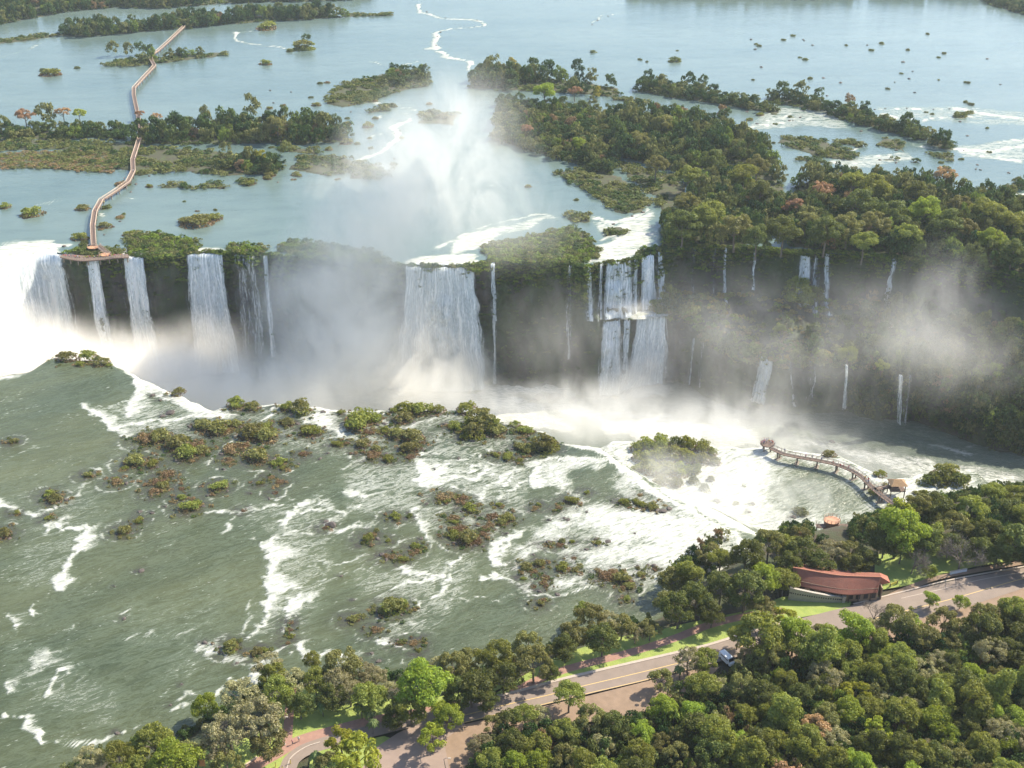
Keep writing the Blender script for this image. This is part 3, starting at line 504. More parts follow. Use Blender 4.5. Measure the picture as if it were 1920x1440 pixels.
# ---- trees named one by one along the near bank
NEAR = '''P165,1425,62 G225,1422,62 G288,1395,70 L325,1432,95 G250,1450,70 L385,1325,52 O352,1415,55 P430,1370,95 P482,1352,105 O500,1392,75 P408,1405,75 O425,1440,62 P450,1305,75 G520,1300,62 G512,1268,48 P548,1280,60 P500,1248,62 G592,1278,52 G585,1240,32 O642,1242,78 P632,1282,62 D562,1322,52 D622,1305,55 P655,1300,62 P672,1258,54 P702,1272,52 G690,1312,64 L792,1285,98 G770,1330,62 L836,1345,64 Y812,1385,56 P735,1300,52 Y640,1392,62 Y668,1420,95 O620,1438,60 D742,1342,50
O850,1250,62 O880,1238,52 D885,1290,74 G930,1230,62 D945,1270,66 O1002,1245,76 O990,1212,60 D1032,1262,34 D860,1302,60 D912,1312,42 P820,1255,50 O1075,1190,54 O1105,1160,62 D1130,1200,62 G1095,1148,34 O1165,1175,54 P1192,1190,45 O1220,1180,48 D1060,1215,50 P1140,1165,50
O1260,1090,56 D1272,1140,62 V1292,1070,50 D1305,1120,62 O1330,1042,58 G1352,1050,48 D1335,1150,50 O1250,1130,50 D1400,1040,62 O1442,1020,62 L1432,1085,64 D1398,1105,72 D1352,1100,62 G1470,1090,50 O1430,1145,56 Y1468,1158,46 G1482,1028,50 D1510,1035,62 P1560,1035,58 O1592,1030,50 L1578,1052,34 D1622,1048,50 D1660,1015,56 L1688,992,92 Y1692,958,50 D1650,1005,60 D1738,1020,56 O1722,948,52 D1772,962,62 G1822,960,62 O1790,988,60 D1850,1000,64 D1890,962,60 G1862,930,50 D1902,1012,72 G1905,930,52 D1750,942,42 D1480,1060,50 D1540,1055,50 D1600,1060,46 V1755,1000,40 O1500,1000,40 D1835,1030,50 D1870,1040,50 D1780,1020,50 G1925,975,60 D1935,1040,60 D1690,1030,50
B1715,1050,58 B1805,1030,74 L1745,1075,26 L1802,1130,28 L1745,1125,30
G1322,1240,50 P1292,1238,56 G1424,1192,84 L1492,1190,74 O1548,1192,54 L1602,1180,72 L1570,1205,56 O1688,1160,72 L1702,1178,60 P1640,1180,50 L1460,1200,60 P1402,1232,42 O1730,1190,60 P1545,1205,56 G1640,1200,56 O1770,1165,56 G1480,1215,62 O1440,1225,60 G1384,1196,44 O1850,1160,60 G1905,1150,60 O1800,1180,56 D1925,1200,70 B1640,1150,50
L1668,1228,50 L1648,1240,44 L1592,1338,62 L1752,1352,64 L1780,1380,50 F1342,1365,56 P1562,1385,62 R1590,1348,44 Y1645,1378,62 D1430,1300,62 V1470,1330,60 G1320,1290,62 L1245,1330,56 L1300,1340,56 G1068,1308,62 P1010,1345,46 D950,1352,44 G985,1345,50 O925,1360,44 O1110,1350,60 D1150,1358,56 L1200,1375,56 G1060,1372,56 G1005,1400,60 D960,1400,60 P900,1400,50 G925,1430,60 O1060,1425,60 L1010,1432,56 P1130,1400,50 G1200,1420,60 O1270,1420,60 D1340,1420,70 D1420,1400,70 O1240,1275,50 P1345,1290,46'''
for w in NEAR.split():
    k = w[0]; a = [float(v) for v in w[1:].split(',')]; put_tree(k, a[0], a[1], a[2]*(.95 if a[2] > 40 else 1), hsc=rs.uniform(.9, 1.1))
for a in ((505,1380,30),(692,1345,30),(678,1335,26),(605,1330,26),(595,1425,32),(670,1330,24),(698,1362,28),(1275,1262,26),(820,1300,20)): put_tree('K', *a)
NEARPTS = [(t_[2], t_[3]) for t_ in THINGS]
NEARXY = [tuple(t_[0].location[:2]) for t_ in THINGS]
# ---- the rest of the near forest: crowns side by side
def scatter(poly, step, seed, zfun=None, z=0.0, jitter=.8):
    L = ats(poly, z); rng = np.random.RandomState(seed); x0, y0 = L.min(0); x1, y1 = L.max(0); out = []
    for j, yy in enumerate(np.arange(y0, y1, step*.87)):
        for xx in np.arange(x0+(j % 2)*step*.5, x1, step): out.append((xx+rng.uniform(-.5, .5)*step*jitter, yy+rng.uniform(-.5, .5)*step*jitter))
    out = np.array(out) if out else np.zeros((0, 2)); return out[inside(out, L)] if len(out) else out
forest = [(905,1385),(1000,1370),(1110,1345),(1200,1345),(1250,1310),(1320,1280),(1440,1240),(1540,1215),(1640,1200),(1760,1190),(1850,1170),(1960,1120),(2060,1120),(2100,1640),(700,1640),(800,1490),(880,1440)]
pts = scatter(forest, 7.3, 5, z=11.0); n_f = 0
for x, y in pts:
    px, py = to_px(x, y, 11.0); px, py = float(px), float(py)
    if py > 1475 or px > 1990: continue
    if any((x-a)**2+(y-b)**2 < 4.3**2 for a, b in NEARXY): continue
    k = rs.choices('LGDOPYRVF', [11, 22, 18, 24, 16, 3.5, 1.2, 7, 3])[0]
    put_tree(k, px, py, rs.uniform(42, 66), hsc=rs.uniform(.85, 1.2), where=(float(x), float(y), gz(x, y))); n_f += 1
print('COUNT forest trees', n_f, len(THINGS))
# ================================================================== islands and woods beyond the falls, and bushes in the river
# far land: (polygon in the photograph at river level, kind)  T tall trees, M middling trees, S scrub, R dry reddish scrub
ISL = [('T', [(-90,62),(-60,-30),(440,-30),(440,6),(300,16),(220,14),(130,22),(60,35),(0,46)]), ('T', [(440,-24),(700,-24),(690,0),(560,3),(440,6)]),
('T', [(104,66),(150,71),(250,62),(350,53),(450,44),(560,38),(650,32),(610,24),(500,28),(400,33),(300,40),(180,52),(125,58)]), ('S', [(640,33),(740,29),(735,25),(650,26)]), ('S', [(-10,84),(60,76),(105,68),(80,64),(40,68),(-10,78)]),
('T', [(200,118),(240,121),(300,116),(300,108),(240,110)]), ('S', [(185,125),(240,126),(330,116),(430,103),(420,98),(340,103),(290,112),(200,119)]), ('M', [(300,113),(380,106),(400,102),(320,104)]),
('T', [(236,270),(330,272),(440,270),(640,268),(656,256),(600,238),(500,234),(420,238),(330,246),(260,248)]), ('M', [(-20,262),(100,262),(180,258),(240,262),(240,246),(160,242),(60,246),(-20,246)]),
('S', [(-20,285),(100,280),(240,285),(260,270),(100,262),(-20,262)]), ('R', [(-20,318),(60,316),(150,322),(210,326),(240,300),(180,285),(60,284),(-20,292)]), ('S', [(60,300),(200,310),(260,330),(330,322),(420,330),(525,328),(530,315),(500,298),(420,285),(300,276),(150,280)]), ('M', [(400,325),(525,326),(530,315),(480,305),(410,312)]),
('S', [(540,318),(600,330),(660,324),(690,308),(640,295),(560,295)]), ('M', [(655,335),(720,338),(730,318),(700,306),(660,310)]), ('S', [(520,285),(600,290),(600,280),(530,276)]), ('S', [(300,352),(365,356),(360,346),(310,343)]), ('S', [(370,352),(420,356),(425,345),(400,340)]), ('S', [(440,347),(470,352),(480,339),(450,334)]),
('S', [(610,195),(640,202),(700,190),(760,168),(805,162),(805,138),(750,135),(700,143),(650,155),(620,170)]), ('M', [(700,165),(760,162),(800,155),(800,140),(740,138)]), ('S', [(640,185),(700,190),(730,178),(680,172)]), ('S', [(780,232),(850,235),(860,215),(800,205)]), ('S', [(690,212),(740,205),(720,195)]),
('T', [(880,165),(1000,172),(1100,178),(1160,184),(1158,166),(1080,152),(980,140),(900,135)]), ('S', [(1150,188),(1225,197),(1215,190),(1150,180)]),
('M', [(1192,172),(1250,182),(1360,197),(1460,217),(1460,208),(1380,186),(1290,168),(1200,160)]), ('M', [(1435,192),(1480,198),(1545,212),(1545,198),(1490,186),(1440,183)]), ('M', [(1545,212),(1600,232),(1660,246),(1660,232),(1600,210),(1550,200)]), ('M', [(1650,245),(1740,266),(1740,250),(1680,232)]), ('M', [(1742,274),(1790,284),(1790,270),(1750,262)]),
('S', [(1458,268),(1520,292),(1600,302),(1600,285),(1540,262),(1470,256)]), ('S', [(1565,268),(1620,278),(1620,264),(1580,260)]), ('S', [(1640,272),(1695,284),(1700,268),(1655,258)]), ('S', [(1490,300),(1555,310),(1550,300),(1500,294)]), ('S', [(1730,290),(1792,304),(1790,292),(1742,284)]), ('S', [(1655,300),(1680,305),(1680,297)]), ('S', [(1700,305),(1725,308),(1720,300)]), ('M', [(1885,352),(1940,360),(1940,345),(1900,340)]), ('M', [(1825,372),(1900,385),(1905,372),(1840,362)]),
('M', [(925,262),(940,190),(1080,205),(1160,215),(1150,330),(1040,298),(980,280)]), ('T', [(1160,215),(1230,218),(1330,238),(1400,258),(1437,285),(1450,322),(1480,366),(1492,410),(1400,460),(1300,458),(1242,446),(1240,428),(1290,405),(1300,340),(1250,318),(1150,290)]), ('S', [(1150,300),(1245,325),(1290,345),(1285,395),(1240,405),(1228,372),(1180,337)]),
('T', [(1480,400),(1484,366),(1492,348),(1520,336),(1640,338),(1700,346),(1760,358),(1850,382),(1980,402),(1980,520),(1850,506),(1760,492),(1660,478),(1560,470),(1470,462)]),
('S', [(1040,325),(1090,355),(1130,382),(1160,402),(1205,400),(1222,375),(1180,340),(1110,312)]), ('S', [(1060,415),(1105,420),(1110,402),(1065,398)]), ('S', [(1130,445),(1180,440),(1170,425),(1135,428)]),
('T', [(1982,404),(2500,425),(2600,580),(2200,535),(1982,518)]), ('M', [(1840,-8),(1990,-8),(1990,32),(1920,28),(1850,8)]), ('T', [(1180,-20),(1850,-20),(1840,-5),(1500,-2),(1180,-6)])]
RIMVEG = [[(240,472),(285,484),(352,478),(378,470),(370,452),(300,438),(250,433),(232,448)], [(430,472),(495,477),(505,465),(450,456),(420,462)], [(515,472),(570,482),(640,484),(745,494),(700,470),(600,455),(540,452)], [(925,490),(1000,492),(1060,488),(1092,497),(1130,478),(1112,448),(1080,425),(1035,432),(960,450),(900,462)], [(1195,483),(1242,472),(1238,462),(1200,470)], [(120,478),(160,482),(235,478),(230,466),(150,462)], [(1240,470),(1300,460),(1300,440),(1240,440)]]
# low ground of the islands: one sheet, just above the water inside each outline
gx = np.arange(-600, 600, 2.3); ys = []
gyv = np.concatenate([np.arange(480, 900, 2.4), np.arange(900, 1500, 5.0)]); XX2, YY2 = np.meshgrid(gx, gyv); P = np.stack([XX2.ravel(), YY2.ravel()], 1)
hgt = np.full(len(P), -3.0)
for k, poly in ISL + [('S', q) for q in RIMVEG]:
    L = ats(poly); lo = L.min(0)-8; hi = L.max(0)+8; m = np.where((P[:, 0] > lo[0]) & (P[:, 0] < hi[0]) & (P[:, 1] > lo[1]) & (P[:, 1] < hi[1]))[0]
    if len(m) == 0: continue
    d, _, _, _ = seg_dist(P[m], L, closed=True); s = np.where(inside(P[m], L), d, -d); w = (fbm(P[m, 0]*.2, P[m, 1]*.2, 3)-.5)*5
    hgt[m] = np.maximum(hgt[m], -3+3.5*sstep(-2.5, 1.5, s+w)+.0)
hgt = np.where(P[:, 1] < far_y(P[:, 0])+2, -3.5, hgt)
kv = (hgt > -2.9).reshape(XX2.shape); kf = kv[:-1, :-1] | kv[1:, 1:] | kv[1:, :-1] | kv[:-1, 1:]
t = NT('island_soil'); pos = t.n('NewGeometry').outputs['Position']; n1 = t.noise(pos, .25, 5, .65)
M_isl = t.surf(t.n('BsdfPrincipled', {'Base Color': t.mix(t.ramp(n1, .35, .65), c3(.055, .045, .028), c3(.06, .075, .025)), 'Roughness': .95}))
tag(link('island_ground', mesh_np('island_ground', np.stack([P[:, 0], P[:, 1], hgt], 1), grid_faces(len(gyv), len(gx), kf), M_isl, None, True)), kind='structure')
# woods: merged foliage, many trees of several tints in ONE object of kind stuff; the trees that stand out are objects of their own
def tint_leaf(name, trans):
    t = NT(name); at_ = t.n('Attribute', attribute_name='tint').outputs['Fac']; g = t.n('NewGeometry').outputs['Random Per Island']
    r = t.n('ValToRGB', {0: at_}); cr = r.color_ramp
    while len(cr.elements) < 7: cr.elements.new(.5)
    for e, (p, c) in zip(cr.elements, [(0, (.032, .065, .02)), (.25, (.065, .105, .026)), (.45, (.11, .13, .035)), (.62, (.17, .17, .055)), (.75, (.16, .22, .03)), (.88, (.24, .16, .08)), (1, (.30, .25, .04))]): e.position = p; e.color = c3(*c)
    hs = t.n('HueSaturation', {'Color': r.outputs[0], 'Value': t.math('ADD', t.math('MULTIPLY', g, .8), .8)})
    return t.surf(t.n('MixShader', {0: trans, 1: t.n('BsdfPrincipled', {'Base Color': hs, 'Roughness': .7, 'Specular IOR Level': .2}), 2: t.n('BsdfTranslucent', {'Color': hs})}))
M_wood = tint_leaf('woodland_leaves', .3)
# fine growth between the crowns of the near forest
for i in range(0): pass
TEMPL = []
for i in range(8):
    rng = np.random.RandomState(300+i); C, N, cs, r = crown_pts(rng, 1.0, 1.6, .0, 17, 560, (.25, .42), low=-.8); V, Fq = leaf_quads(rng, C, N, .115); TEMPL.append(V)
TSCR = []
for i in range(6):
    rng = np.random.RandomState(400+i); C, N, cs, r = crown_pts(rng, 1.0, .9, -.15, 10, 170, (.28, .45), low=-.1); V, Fq = leaf_quads(rng, C, N, .17); TSCR.append(V)
rng = np.random.RandomState(9)
def add_mass(acc, tpl, x, y, z, r, h, tint):
    V = tpl[rng.randint(len(tpl))]; a = rng.uniform(0, 6.28); c, s = math.cos(a), math.sin(a); Q = np.empty_like(V)
    Q[:, 0] = (V[:, 0]*c-V[:, 1]*s)*r+x; Q[:, 1] = (V[:, 0]*s+V[:, 1]*c)*r+y; Q[:, 2] = V[:, 2]*h+z; acc[0].append(Q.astype(np.float32)); acc[1].append(np.full(len(V), tint, np.float32))
def build_mass(name, acc, label, cat):
    V = np.concatenate(acc[0]); tt = np.concatenate(acc[1]); return tag(link(name, mesh_np(name, V, np.arange(len(V)).reshape(-1, 4), M_wood, {'tint': tt})), label, cat, kind='stuff')
wood = ([], []); scrub = ([], []); nI = 0
def rt(): return float(rng.choice([.02, .12, .25, .38, .5, .62, .72, .88], p=[.13, .15, .17, .18, .17, .12, .06, .02]))
SOLO = []
for k, poly in ISL:
    pts = scatter(poly, {'T': 7.2, 'M': 6.2, 'S': 4.6, 'R': 4.0}[k], len(poly)*7+int(abs(poly[0][0])) % 50)
    for x, y in pts:
        if y < float(far_y(x))+1.5: continue
        if k in 'TM' and fbm(np.array([x*.03]), np.array([y*.025+3]), 3)[0] > .655: add_mass(scrub, TSCR, x, y, .2, rng.uniform(1.6, 3.0), rng.uniform(1.0, 2.2), rng.choice([.45, .6, .64, .7])); continue
        if k == 'T': add_mass(wood, TEMPL, x, y, -.3, rng.uniform(2.8, 5.4), rng.uniform(4.5, 9.0), rt())
        elif k == 'M': add_mass(wood, TEMPL, x, y, -.3, rng.uniform(2.8, 4.6), rng.uniform(3.0, 6.0), rt())
        elif k == 'S':
            if fbm(np.array([x*.09]), np.array([y*.09]), 3)[0] < .40: continue
            add_mass(scrub, TSCR, x, y, .2, rng.uniform(2.0, 3.6), rng.uniform(1.2, 2.8), rng.choice([.2, .35, .5, .6, .64]))
        else: add_mass(scrub, TSCR, x, y, .2, rng.uniform(1.6, 3.0), rng.uniform(.8, 1.8), rng.choice([.5, .62, .8, .86, .88]))
    if k in 'TM':                                 # undergrowth round the edge
        for x, y in scatter(poly, 5.5, 3):
            if y > float(far_y(x))+1.5 and rng.rand() < .6: add_mass(scrub, TSCR, x+rng.normal(0, 1.5), y-rng.uniform(0, 4), .1, rng.uniform(1.5, 2.8), rng.uniform(1.4, 3.0), rng.choice([.1, .25, .4]))
for poly in RIMVEG:
    for x, y in scatter(poly, 3.0, 8):
        if y > float(far_y(x))-1.0: add_mass(scrub, TSCR, x, y, .2, rng.uniform(1.4, 2.6), rng.uniform(1.0, 2.4), rng.choice([.25, .4, .5, .62, .72, .75]))
# far shore beyond the river, to the horizon
for x, y in zip(rng.uniform(-1500, 1500, 1500), rng.uniform(0, 1, 1500)):
    yb = 1380+300*abs(math.sin(x*.003+.6)); add_mass(wood, TEMPL, x, yb+60+y*240, -.5, rng.uniform(6, 9), rng.uniform(8, 12), rt())
# growth on the cliffs: hanging plants below the rim, woods on the terrace and the lower slope
for i in range(3400):
    x = rng.uniform(-215, 330) if i < 3200 else rng.uniform(at(1055, 500)[0], at(1098, 500)[0]); s = abs(rng.normal(0, .045))*(1.5 if fbm(np.array([x*.08]), np.array([1.]), 2)[0] > .5 else .7)*(2 if i >= 3200 else 1)+.008; j = int(min(s, .95)*119); ii = int(np.argmin(abs(xs_c-x))); add_mass(scrub, TSCR, x, YY[j, ii]+.2, ZZ[j, ii], rng.uniform(1.0, 2.3), rng.uniform(1.0, 2.2), rng.choice([.2, .28, .45, .6, .7, .74]))
for i in range(2600):
    x = rng.uniform(-210, 400); s = rng.uniform(.02, .95); j = int(s*119); ii = int(np.argmin(abs(xs_c-x))); 
    if wB[ii] > .5 and .3 < s < .62: continue
    add_mass(scrub, TSCR, x, YY[j, ii]+.6, ZZ[j, ii], rng.uniform(.8, 2.2), rng.uniform(.7, 1.6), rng.choice([.1, .2, .3, .4, .5]))
for i in range(2100):
    x = rng.uniform(at(1245, 560)[0], 430); s = rng.uniform(.40, .64) if rng.rand() < .6 else rng.uniform(.55, .66); j = int(s*119); ii = int(np.argmin(abs(xs_c-x)))
    big = x > at(1660, 560)[0] or rng.rand() < .10
    if big and rng.rand() < .55: add_mass(wood, TEMPL, x, YY[j, ii], ZZ[j, ii]-1, rng.uniform(2.6, 4.8), rng.uniform(4, 7), rt())
    else: add_mass(scrub, TSCR, x, YY[j, ii], ZZ[j, ii]-.2, rng.uniform(1.2, 2.8), rng.uniform(1.2, 2.8), rng.choice([.5, .62, .66, .7, .75, .82, .86, .95]))  # pale and tan tints put the terrace's sunlit look into the scrub colour
for i in range(420):
    x = rng.uniform(at(1640, 560)[0], 430); s = rng.uniform(.6, .92); j = int(s*119); ii = int(np.argmin(abs(xs_c-x))); add_mass(wood, TEMPL, x, YY[j, ii]+1, ZZ[j, ii]-2, rng.uniform(2.4, 4.0), rng.uniform(4, 6.5), rt())
for i in range(160):                              # bank of the gorge below the near forest
    px, py = rng.uniform(1830, 2050), rng.uniform(950, 1010); x, y, g = drop_on(px, py, 5); add_mass(wood, TEMPL, x, y, g-1, rng.uniform(3, 4.5), rng.uniform(5, 7), rt())
uwood = ([], [])
for x, y in scatter(forest, 3.6, 77, z=8.0)+rng.normal(0, .6, (1, 2)):
    add_mass(uwood, TEMPL, x, y, gz(x, y)+rng.uniform(0, 1.5), rng.uniform(1.6, 2.8), rng.uniform(2.5, 4.5), rt())
for q in ([(1225,1150),(1262,1105),(1300,1075),(1350,1035),(1400,1010),(1480,998),(1560,988),(1640,965),(1720,948),(1800,942),(1860,938),(1930,930),(1940,970),(1850,975),(1740,990),(1640,1010),(1560,1030),(1470,1040),(1400,1060),(1350,1090),(1310,1130)],):
    L = ats(q, -8.0)
    tx_, ty_ = at(1560, 975, -4)
    for x, y in np.vstack([scatter(q, 2.6, 12, z=-8.0), scatter([(1470,1005),(1640,985),(1760,980),(1720,1045),(1500,1050),(1440,1040)], 2.8, 14, z=-2.0)]):
        bx_, by_ = to_px(x, y, gz(x, y)+1.5)
        if abs(bx_-1560) < 36 and 945 < by_ < 1006: continue
        add_mass(uwood, TEMPL, x, y, gz(x, y)-.4, rng.uniform(1.3, 2.4), rng.uniform(1.6, 3.6), rt())
for q in ([(0,1500),(60,1475),(150,1425),(250,1395),(340,1375),(420,1325),(500,1285),(580,1265),(680,1265),(780,1268),(860,1266),(960,1240),(1050,1210),(1130,1180),(1225,1155),(1225,1165),(1130,1195),(1050,1225),(960,1256),(860,1285),(780,1285),(680,1280),(580,1280),(500,1305),(420,1345),(340,1395),(250,1415),(150,1450),(60,1490)],):
    for x, y in scatter(q, 2.2, 13, z=0): add_mass(uwood, TEMPL, x, y, gz(x, y)-.3, rng.uniform(.9, 2.0), rng.uniform(1.0, 2.6), rt())
for q in ([(1985,960),(2150,930),(2700,930),(2700,1640),(2110,1640),(2070,1120),(1985,1120),(1985,1040)], [(2100,1490),(2100,1900),(600,1900),(700,1640),(2095,1640)]):
    for x, y in scatter(q, 6.2, 31, z=4.6):
        if inside(np.array([[x, y]]), LAND)[0]: add_mass(uwood, TEMPL, x, y, gz(x, y)-.5, rng.uniform(3.2, 5.2), rng.uniform(6, 10), rt())
build_mass('undergrowth', uwood, 'dense green undergrowth filling the gaps of the near forest', 'undergrowth')
build_mass('woodland', wood, 'mixed green and olive woods on the islands and cliffs beyond the falls', 'woods')
build_mass('scrub', scrub, 'low green and tan scrub fringing the islands and the rim of the falls', 'scrub')
# trees of the far side that stand out one by one
FART = '''R45,218,36 O90,222,34 R118,212,28 Y148,214,24 P8,236,22 R262,214,18 R292,220,20 O385,214,18 O470,208,34 G430,235,40 O520,232,44 G575,240,40 O610,244,36 D330,240,36 D290,244,30 Y488,292,26 O424,290,24 P535,285,24 O470,300,30 G512,312,30 O215,98,22 O242,98,20 G265,96,20 G285,100,18 G575,78,16
P925,128,26 Y958,126,18 G1000,132,24 D1030,138,30 D1082,132,22 O1110,148,22 G1145,158,22 Y1120,178,16 R1078,172,26 L1020,172,40 O1110,195,16 D1215,150,22 O1240,158,22 D1290,158,24 G1318,156,18 G1465,178,26 O1500,182,30 G1535,182,18 R1592,192,18 D1620,210,22 G1700,238,30 D1765,266,28
R1352,215,20 G1360,228,28 O1180,232,40 O1240,228,42 G1300,240,40 P1215,252,26 O1390,262,34 D1345,275,40 G1280,262,40 O1200,262,44 L1085,270,28 O1000,232,30 R988,244,26 R1035,232,18 O1085,262,30 G1150,255,40 O1420,310,44 G1395,330,50 D1340,300,46 O1230,310,44 D1170,290,40 O1115,290,40 G1290,330,44 O1330,360,40 D1425,360,50 R1490,388,42 R1540,358,44 O1525,338,40 G1600,345,50 O1560,352,36 G1640,352,56 D1610,380,60 O1690,352,40 D1720,362,50 R1770,330,42 O1765,345,36 D1850,362,24 O1890,368,24 L1735,395,60 G1850,400,60 O1800,385,44 D1680,400,56 G1900,420,56 D1775,420,60 L1695,415,40 O1640,420,56 O1590,425,60 G1700,440,50 O1805,430,50 D1550,430,60 O1510,415,50 D1470,430,60 G1330,405,60 O1380,425,60 D1280,420,60 O1290,380,50 G1260,440,40 D1420,445,50 L1860,450,50 O1760,450,40 D1900,470,50 G1620,455,50 D1680,465,40 O1340,450,40'''
wood2 = ([], [])
for w in FART.split():
    a = [float(v) for v in w[1:].split(',')]
    if (a[2] < 42 and w[0] in 'GODP') or (a[2] < 24 and w[0] in 'RYL' and a[0] > 300):
        xx_, yy_ = at(a[0], a[1]+a[2]*.3, .3); sc__ = scale_at(a[0], a[1]); add_mass(wood2, TEMPL, xx_, yy_, 1.0, a[2]/sc__/2, a[2]/sc__/2*1.5, {'G': .3, 'O': .6, 'D': .1, 'P': .64, 'R': .88, 'Y': 1.0, 'L': .75}[w[0]]); continue
    put_tree(w[0], a[0], a[1], a[2], z=0.3, hsc=.95, group='far')
for i in range(70):
    px, py = rng.uniform(1380, 1915), rng.uniform(60, 330)
    if py > 330-(px-1400)*.0 or float(np.min(np.hypot((np.array([q[0] for _, p_ in ISL for q in p_])-px), np.array([q[1] for _, p_ in ISL for q in p_])-py))) < 9: continue
    (put_rock if rng.rand() < .6 else (lambda a, b, c, z: put_bush('d', a, b, c+4, z=.05, group='upper')))(px, py, rng.uniform(4, 9), .1)
for i in range(60):
    px, py = rng.uniform(500, 760), rng.uniform(150, 345)
    if rng.rand() < .5: put_bush(rng.choice(['o', 'd', 'r']), px, py, rng.uniform(8, 22), z=.05, group='upper')
    else: put_rock(px, py, rng.uniform(3, 7), .1)
build_mass('distant_woodland', wood2, 'scattered small tree crowns rising from the far islands', 'woods')
put_tree('K', 1392, 183, 14, z=.3, group='far'); put_tree('K', 1765, 320, 10, z=.3, group='far')
for w in 'G1495,570,62 L1485,535,30 G1460,600,22 D1815,580,60 G1790,590,34 O1850,560,60 D1905,590,70 G1760,600,50 O1900,640,60 L1915,680,40 D1860,640,60 L1665,650,24 Y1655,680,26 G1590,665,34'.split():
    a = [float(v) for v in w[1:].split(',')]; z = -27.0
    for _ in range(4): x, y = at(a[0], a[1], z+6); z = cliff_pt(x, s=.52 if a[1] < 640 else .6)[2]
    put_tree(w[0], a[0], a[1], a[2], group='cliff', where=(x, cliff_pt(x, s=.52)[1] if abs(cliff_pt(x, s=.52)[1]-y) < 18 else y, z-1))
# ---- bushes of the near river, one by one
NB = '''o335,735,30 g443,757,42 o472,762,34 g540,762,32 t565,768,44 o380,798,40 o408,805,60 o440,795,30 r275,822,50 o300,820,50 o333,832,56 g352,852,54 o378,845,36 r370,830,34 o255,865,46 g236,876,16 g285,870,28 o470,812,60 o498,818,54 g500,800,30 r440,842,50 r425,862,26 r455,835,30 o482,857,52 g523,867,32 r570,850,24 g585,810,42 o572,802,22 o540,792,32 g632,832,24 g531,876,16 r508,893,18 r525,902,22 r516,922,14 g486,905,16 g410,912,38 r300,900,34 r316,888,34 r292,922,34 o305,910,30 g342,932,22 g356,950,42 d368,944,26 r340,915,16 r220,903,30 g218,896,14 o165,890,22 g92,925,26 o103,935,34 g32,960,16 g90,970,16 o8,1000,36 o233,994,32 g260,975,22 o26,826,20 r458,955,14
o125,670,42 r112,664,18 g165,668,40 o190,680,34 g150,682,22 g205,684,14 d183,672,20
g675,792,74 g700,785,40 g760,766,44 g790,769,50 g820,768,34 g875,766,44 g742,768,26 o755,785,42 r760,776,26 o748,815,44 o775,822,52 o770,840,42 r693,808,26 g722,806,24 g855,800,36 r838,796,14 g872,818,26 t905,795,66 o930,808,46 t890,812,50 g965,794,22 g985,808,34 o978,800,16 t1020,838,54 o990,842,36 o975,838,28 g1035,828,24 g930,852,18 g953,856,28 g976,862,16 o680,832,34 r700,852,38 g728,860,26 r770,856,24 o705,842,26 r650,830,18 g640,772,18
g742,968,26 d768,966,16 r835,930,40 g838,938,18 r868,938,36 g882,953,32 r850,970,28 g852,978,16 r922,968,30 g936,945,16 o952,970,32 r915,985,30 o940,978,26 r910,998,26 g852,1003,30 o876,1010,48 r895,1014,30 r862,992,36 g692,1008,28 r700,1000,18 g728,1012,14 d680,1016,14 g1072,938,30 g1101,922,14 r1005,950,16 g1010,944,12 r1048,950,16 o1040,956,12 g1168,940,24 d1177,946,16 g1202,945,26 o1222,950,30 r1200,926,14 g1190,938,14
o987,1062,28 o1012,1055,26 r1000,1070,20 g982,1084,14 g1055,1064,32 o1076,1068,18 r1022,1082,22 r1023,1020,16 g1072,1014,14 r1050,1020,20 g1121,1018,18 r1076,1045,14 r1138,1080,46 o1166,1085,42 o1180,1098,26 o1202,1076,20 r1228,1066,16 o1196,1064,12 g1176,1122,20 o1014,1130,20 r1020,1094,24 r1000,1098,14 r1150,1072,26
g780,1024,24 r778,1032,22 r730,1042,28 g757,1048,22 r772,1038,14 t738,1140,48 g752,1135,30 o720,1145,28 o662,1160,26 r705,1180,26 r752,1205,18 r776,1205,24 g786,1218,14 r790,1200,14 r545,1165,14 r543,1180,16 g546,1192,16 r540,1204,12 t432,1214,34 r436,1206,22 o482,1222,28 g497,1218,18 r610,988,16'''
for w in NB.split():
    a = [float(v) for v in w[1:].split(',')]; x, y = at(a[0], a[1], 0); put_bush(w[0], a[0], a[1], a[2], z=float(river_z(np.array([[x, y]]))[0]), hs=1.0)
LB = 'g1195,842,34 g1215,838,40 g1240,836,46 d1268,832,30 g1290,838,44 g1318,844,40 g1335,850,26 g1205,862,40 g1232,862,50 o1262,858,46 g1290,862,44 o1315,866,40 g1195,880,26 g1222,884,46 o1250,886,44 g1275,886,40 d1300,884,34 o1240,905,34 o1268,908,30 d1302,905,26 d1322,918,24 o1332,900,18 o1340,868,26 g1650,890,28 d1735,905,36 d1760,902,50 d1790,905,46 d1810,900,24 o1775,890,50 g1730,932,28 g1718,925,16 d1500,962,32 o1380,945,16 g1395,912,10 d1710,940,14 o1555,853,28 d1640,925,26 g1660,912,18'
for w in LB.split():
    a = [float(v) for v in w[1:].split(',')]; put_bush(w[0], a[0], a[1], a[2], z=LEDGE, hs=1.5 if a[0] < 1350 or a[0] > 1720 else 1.0, group='ledge')
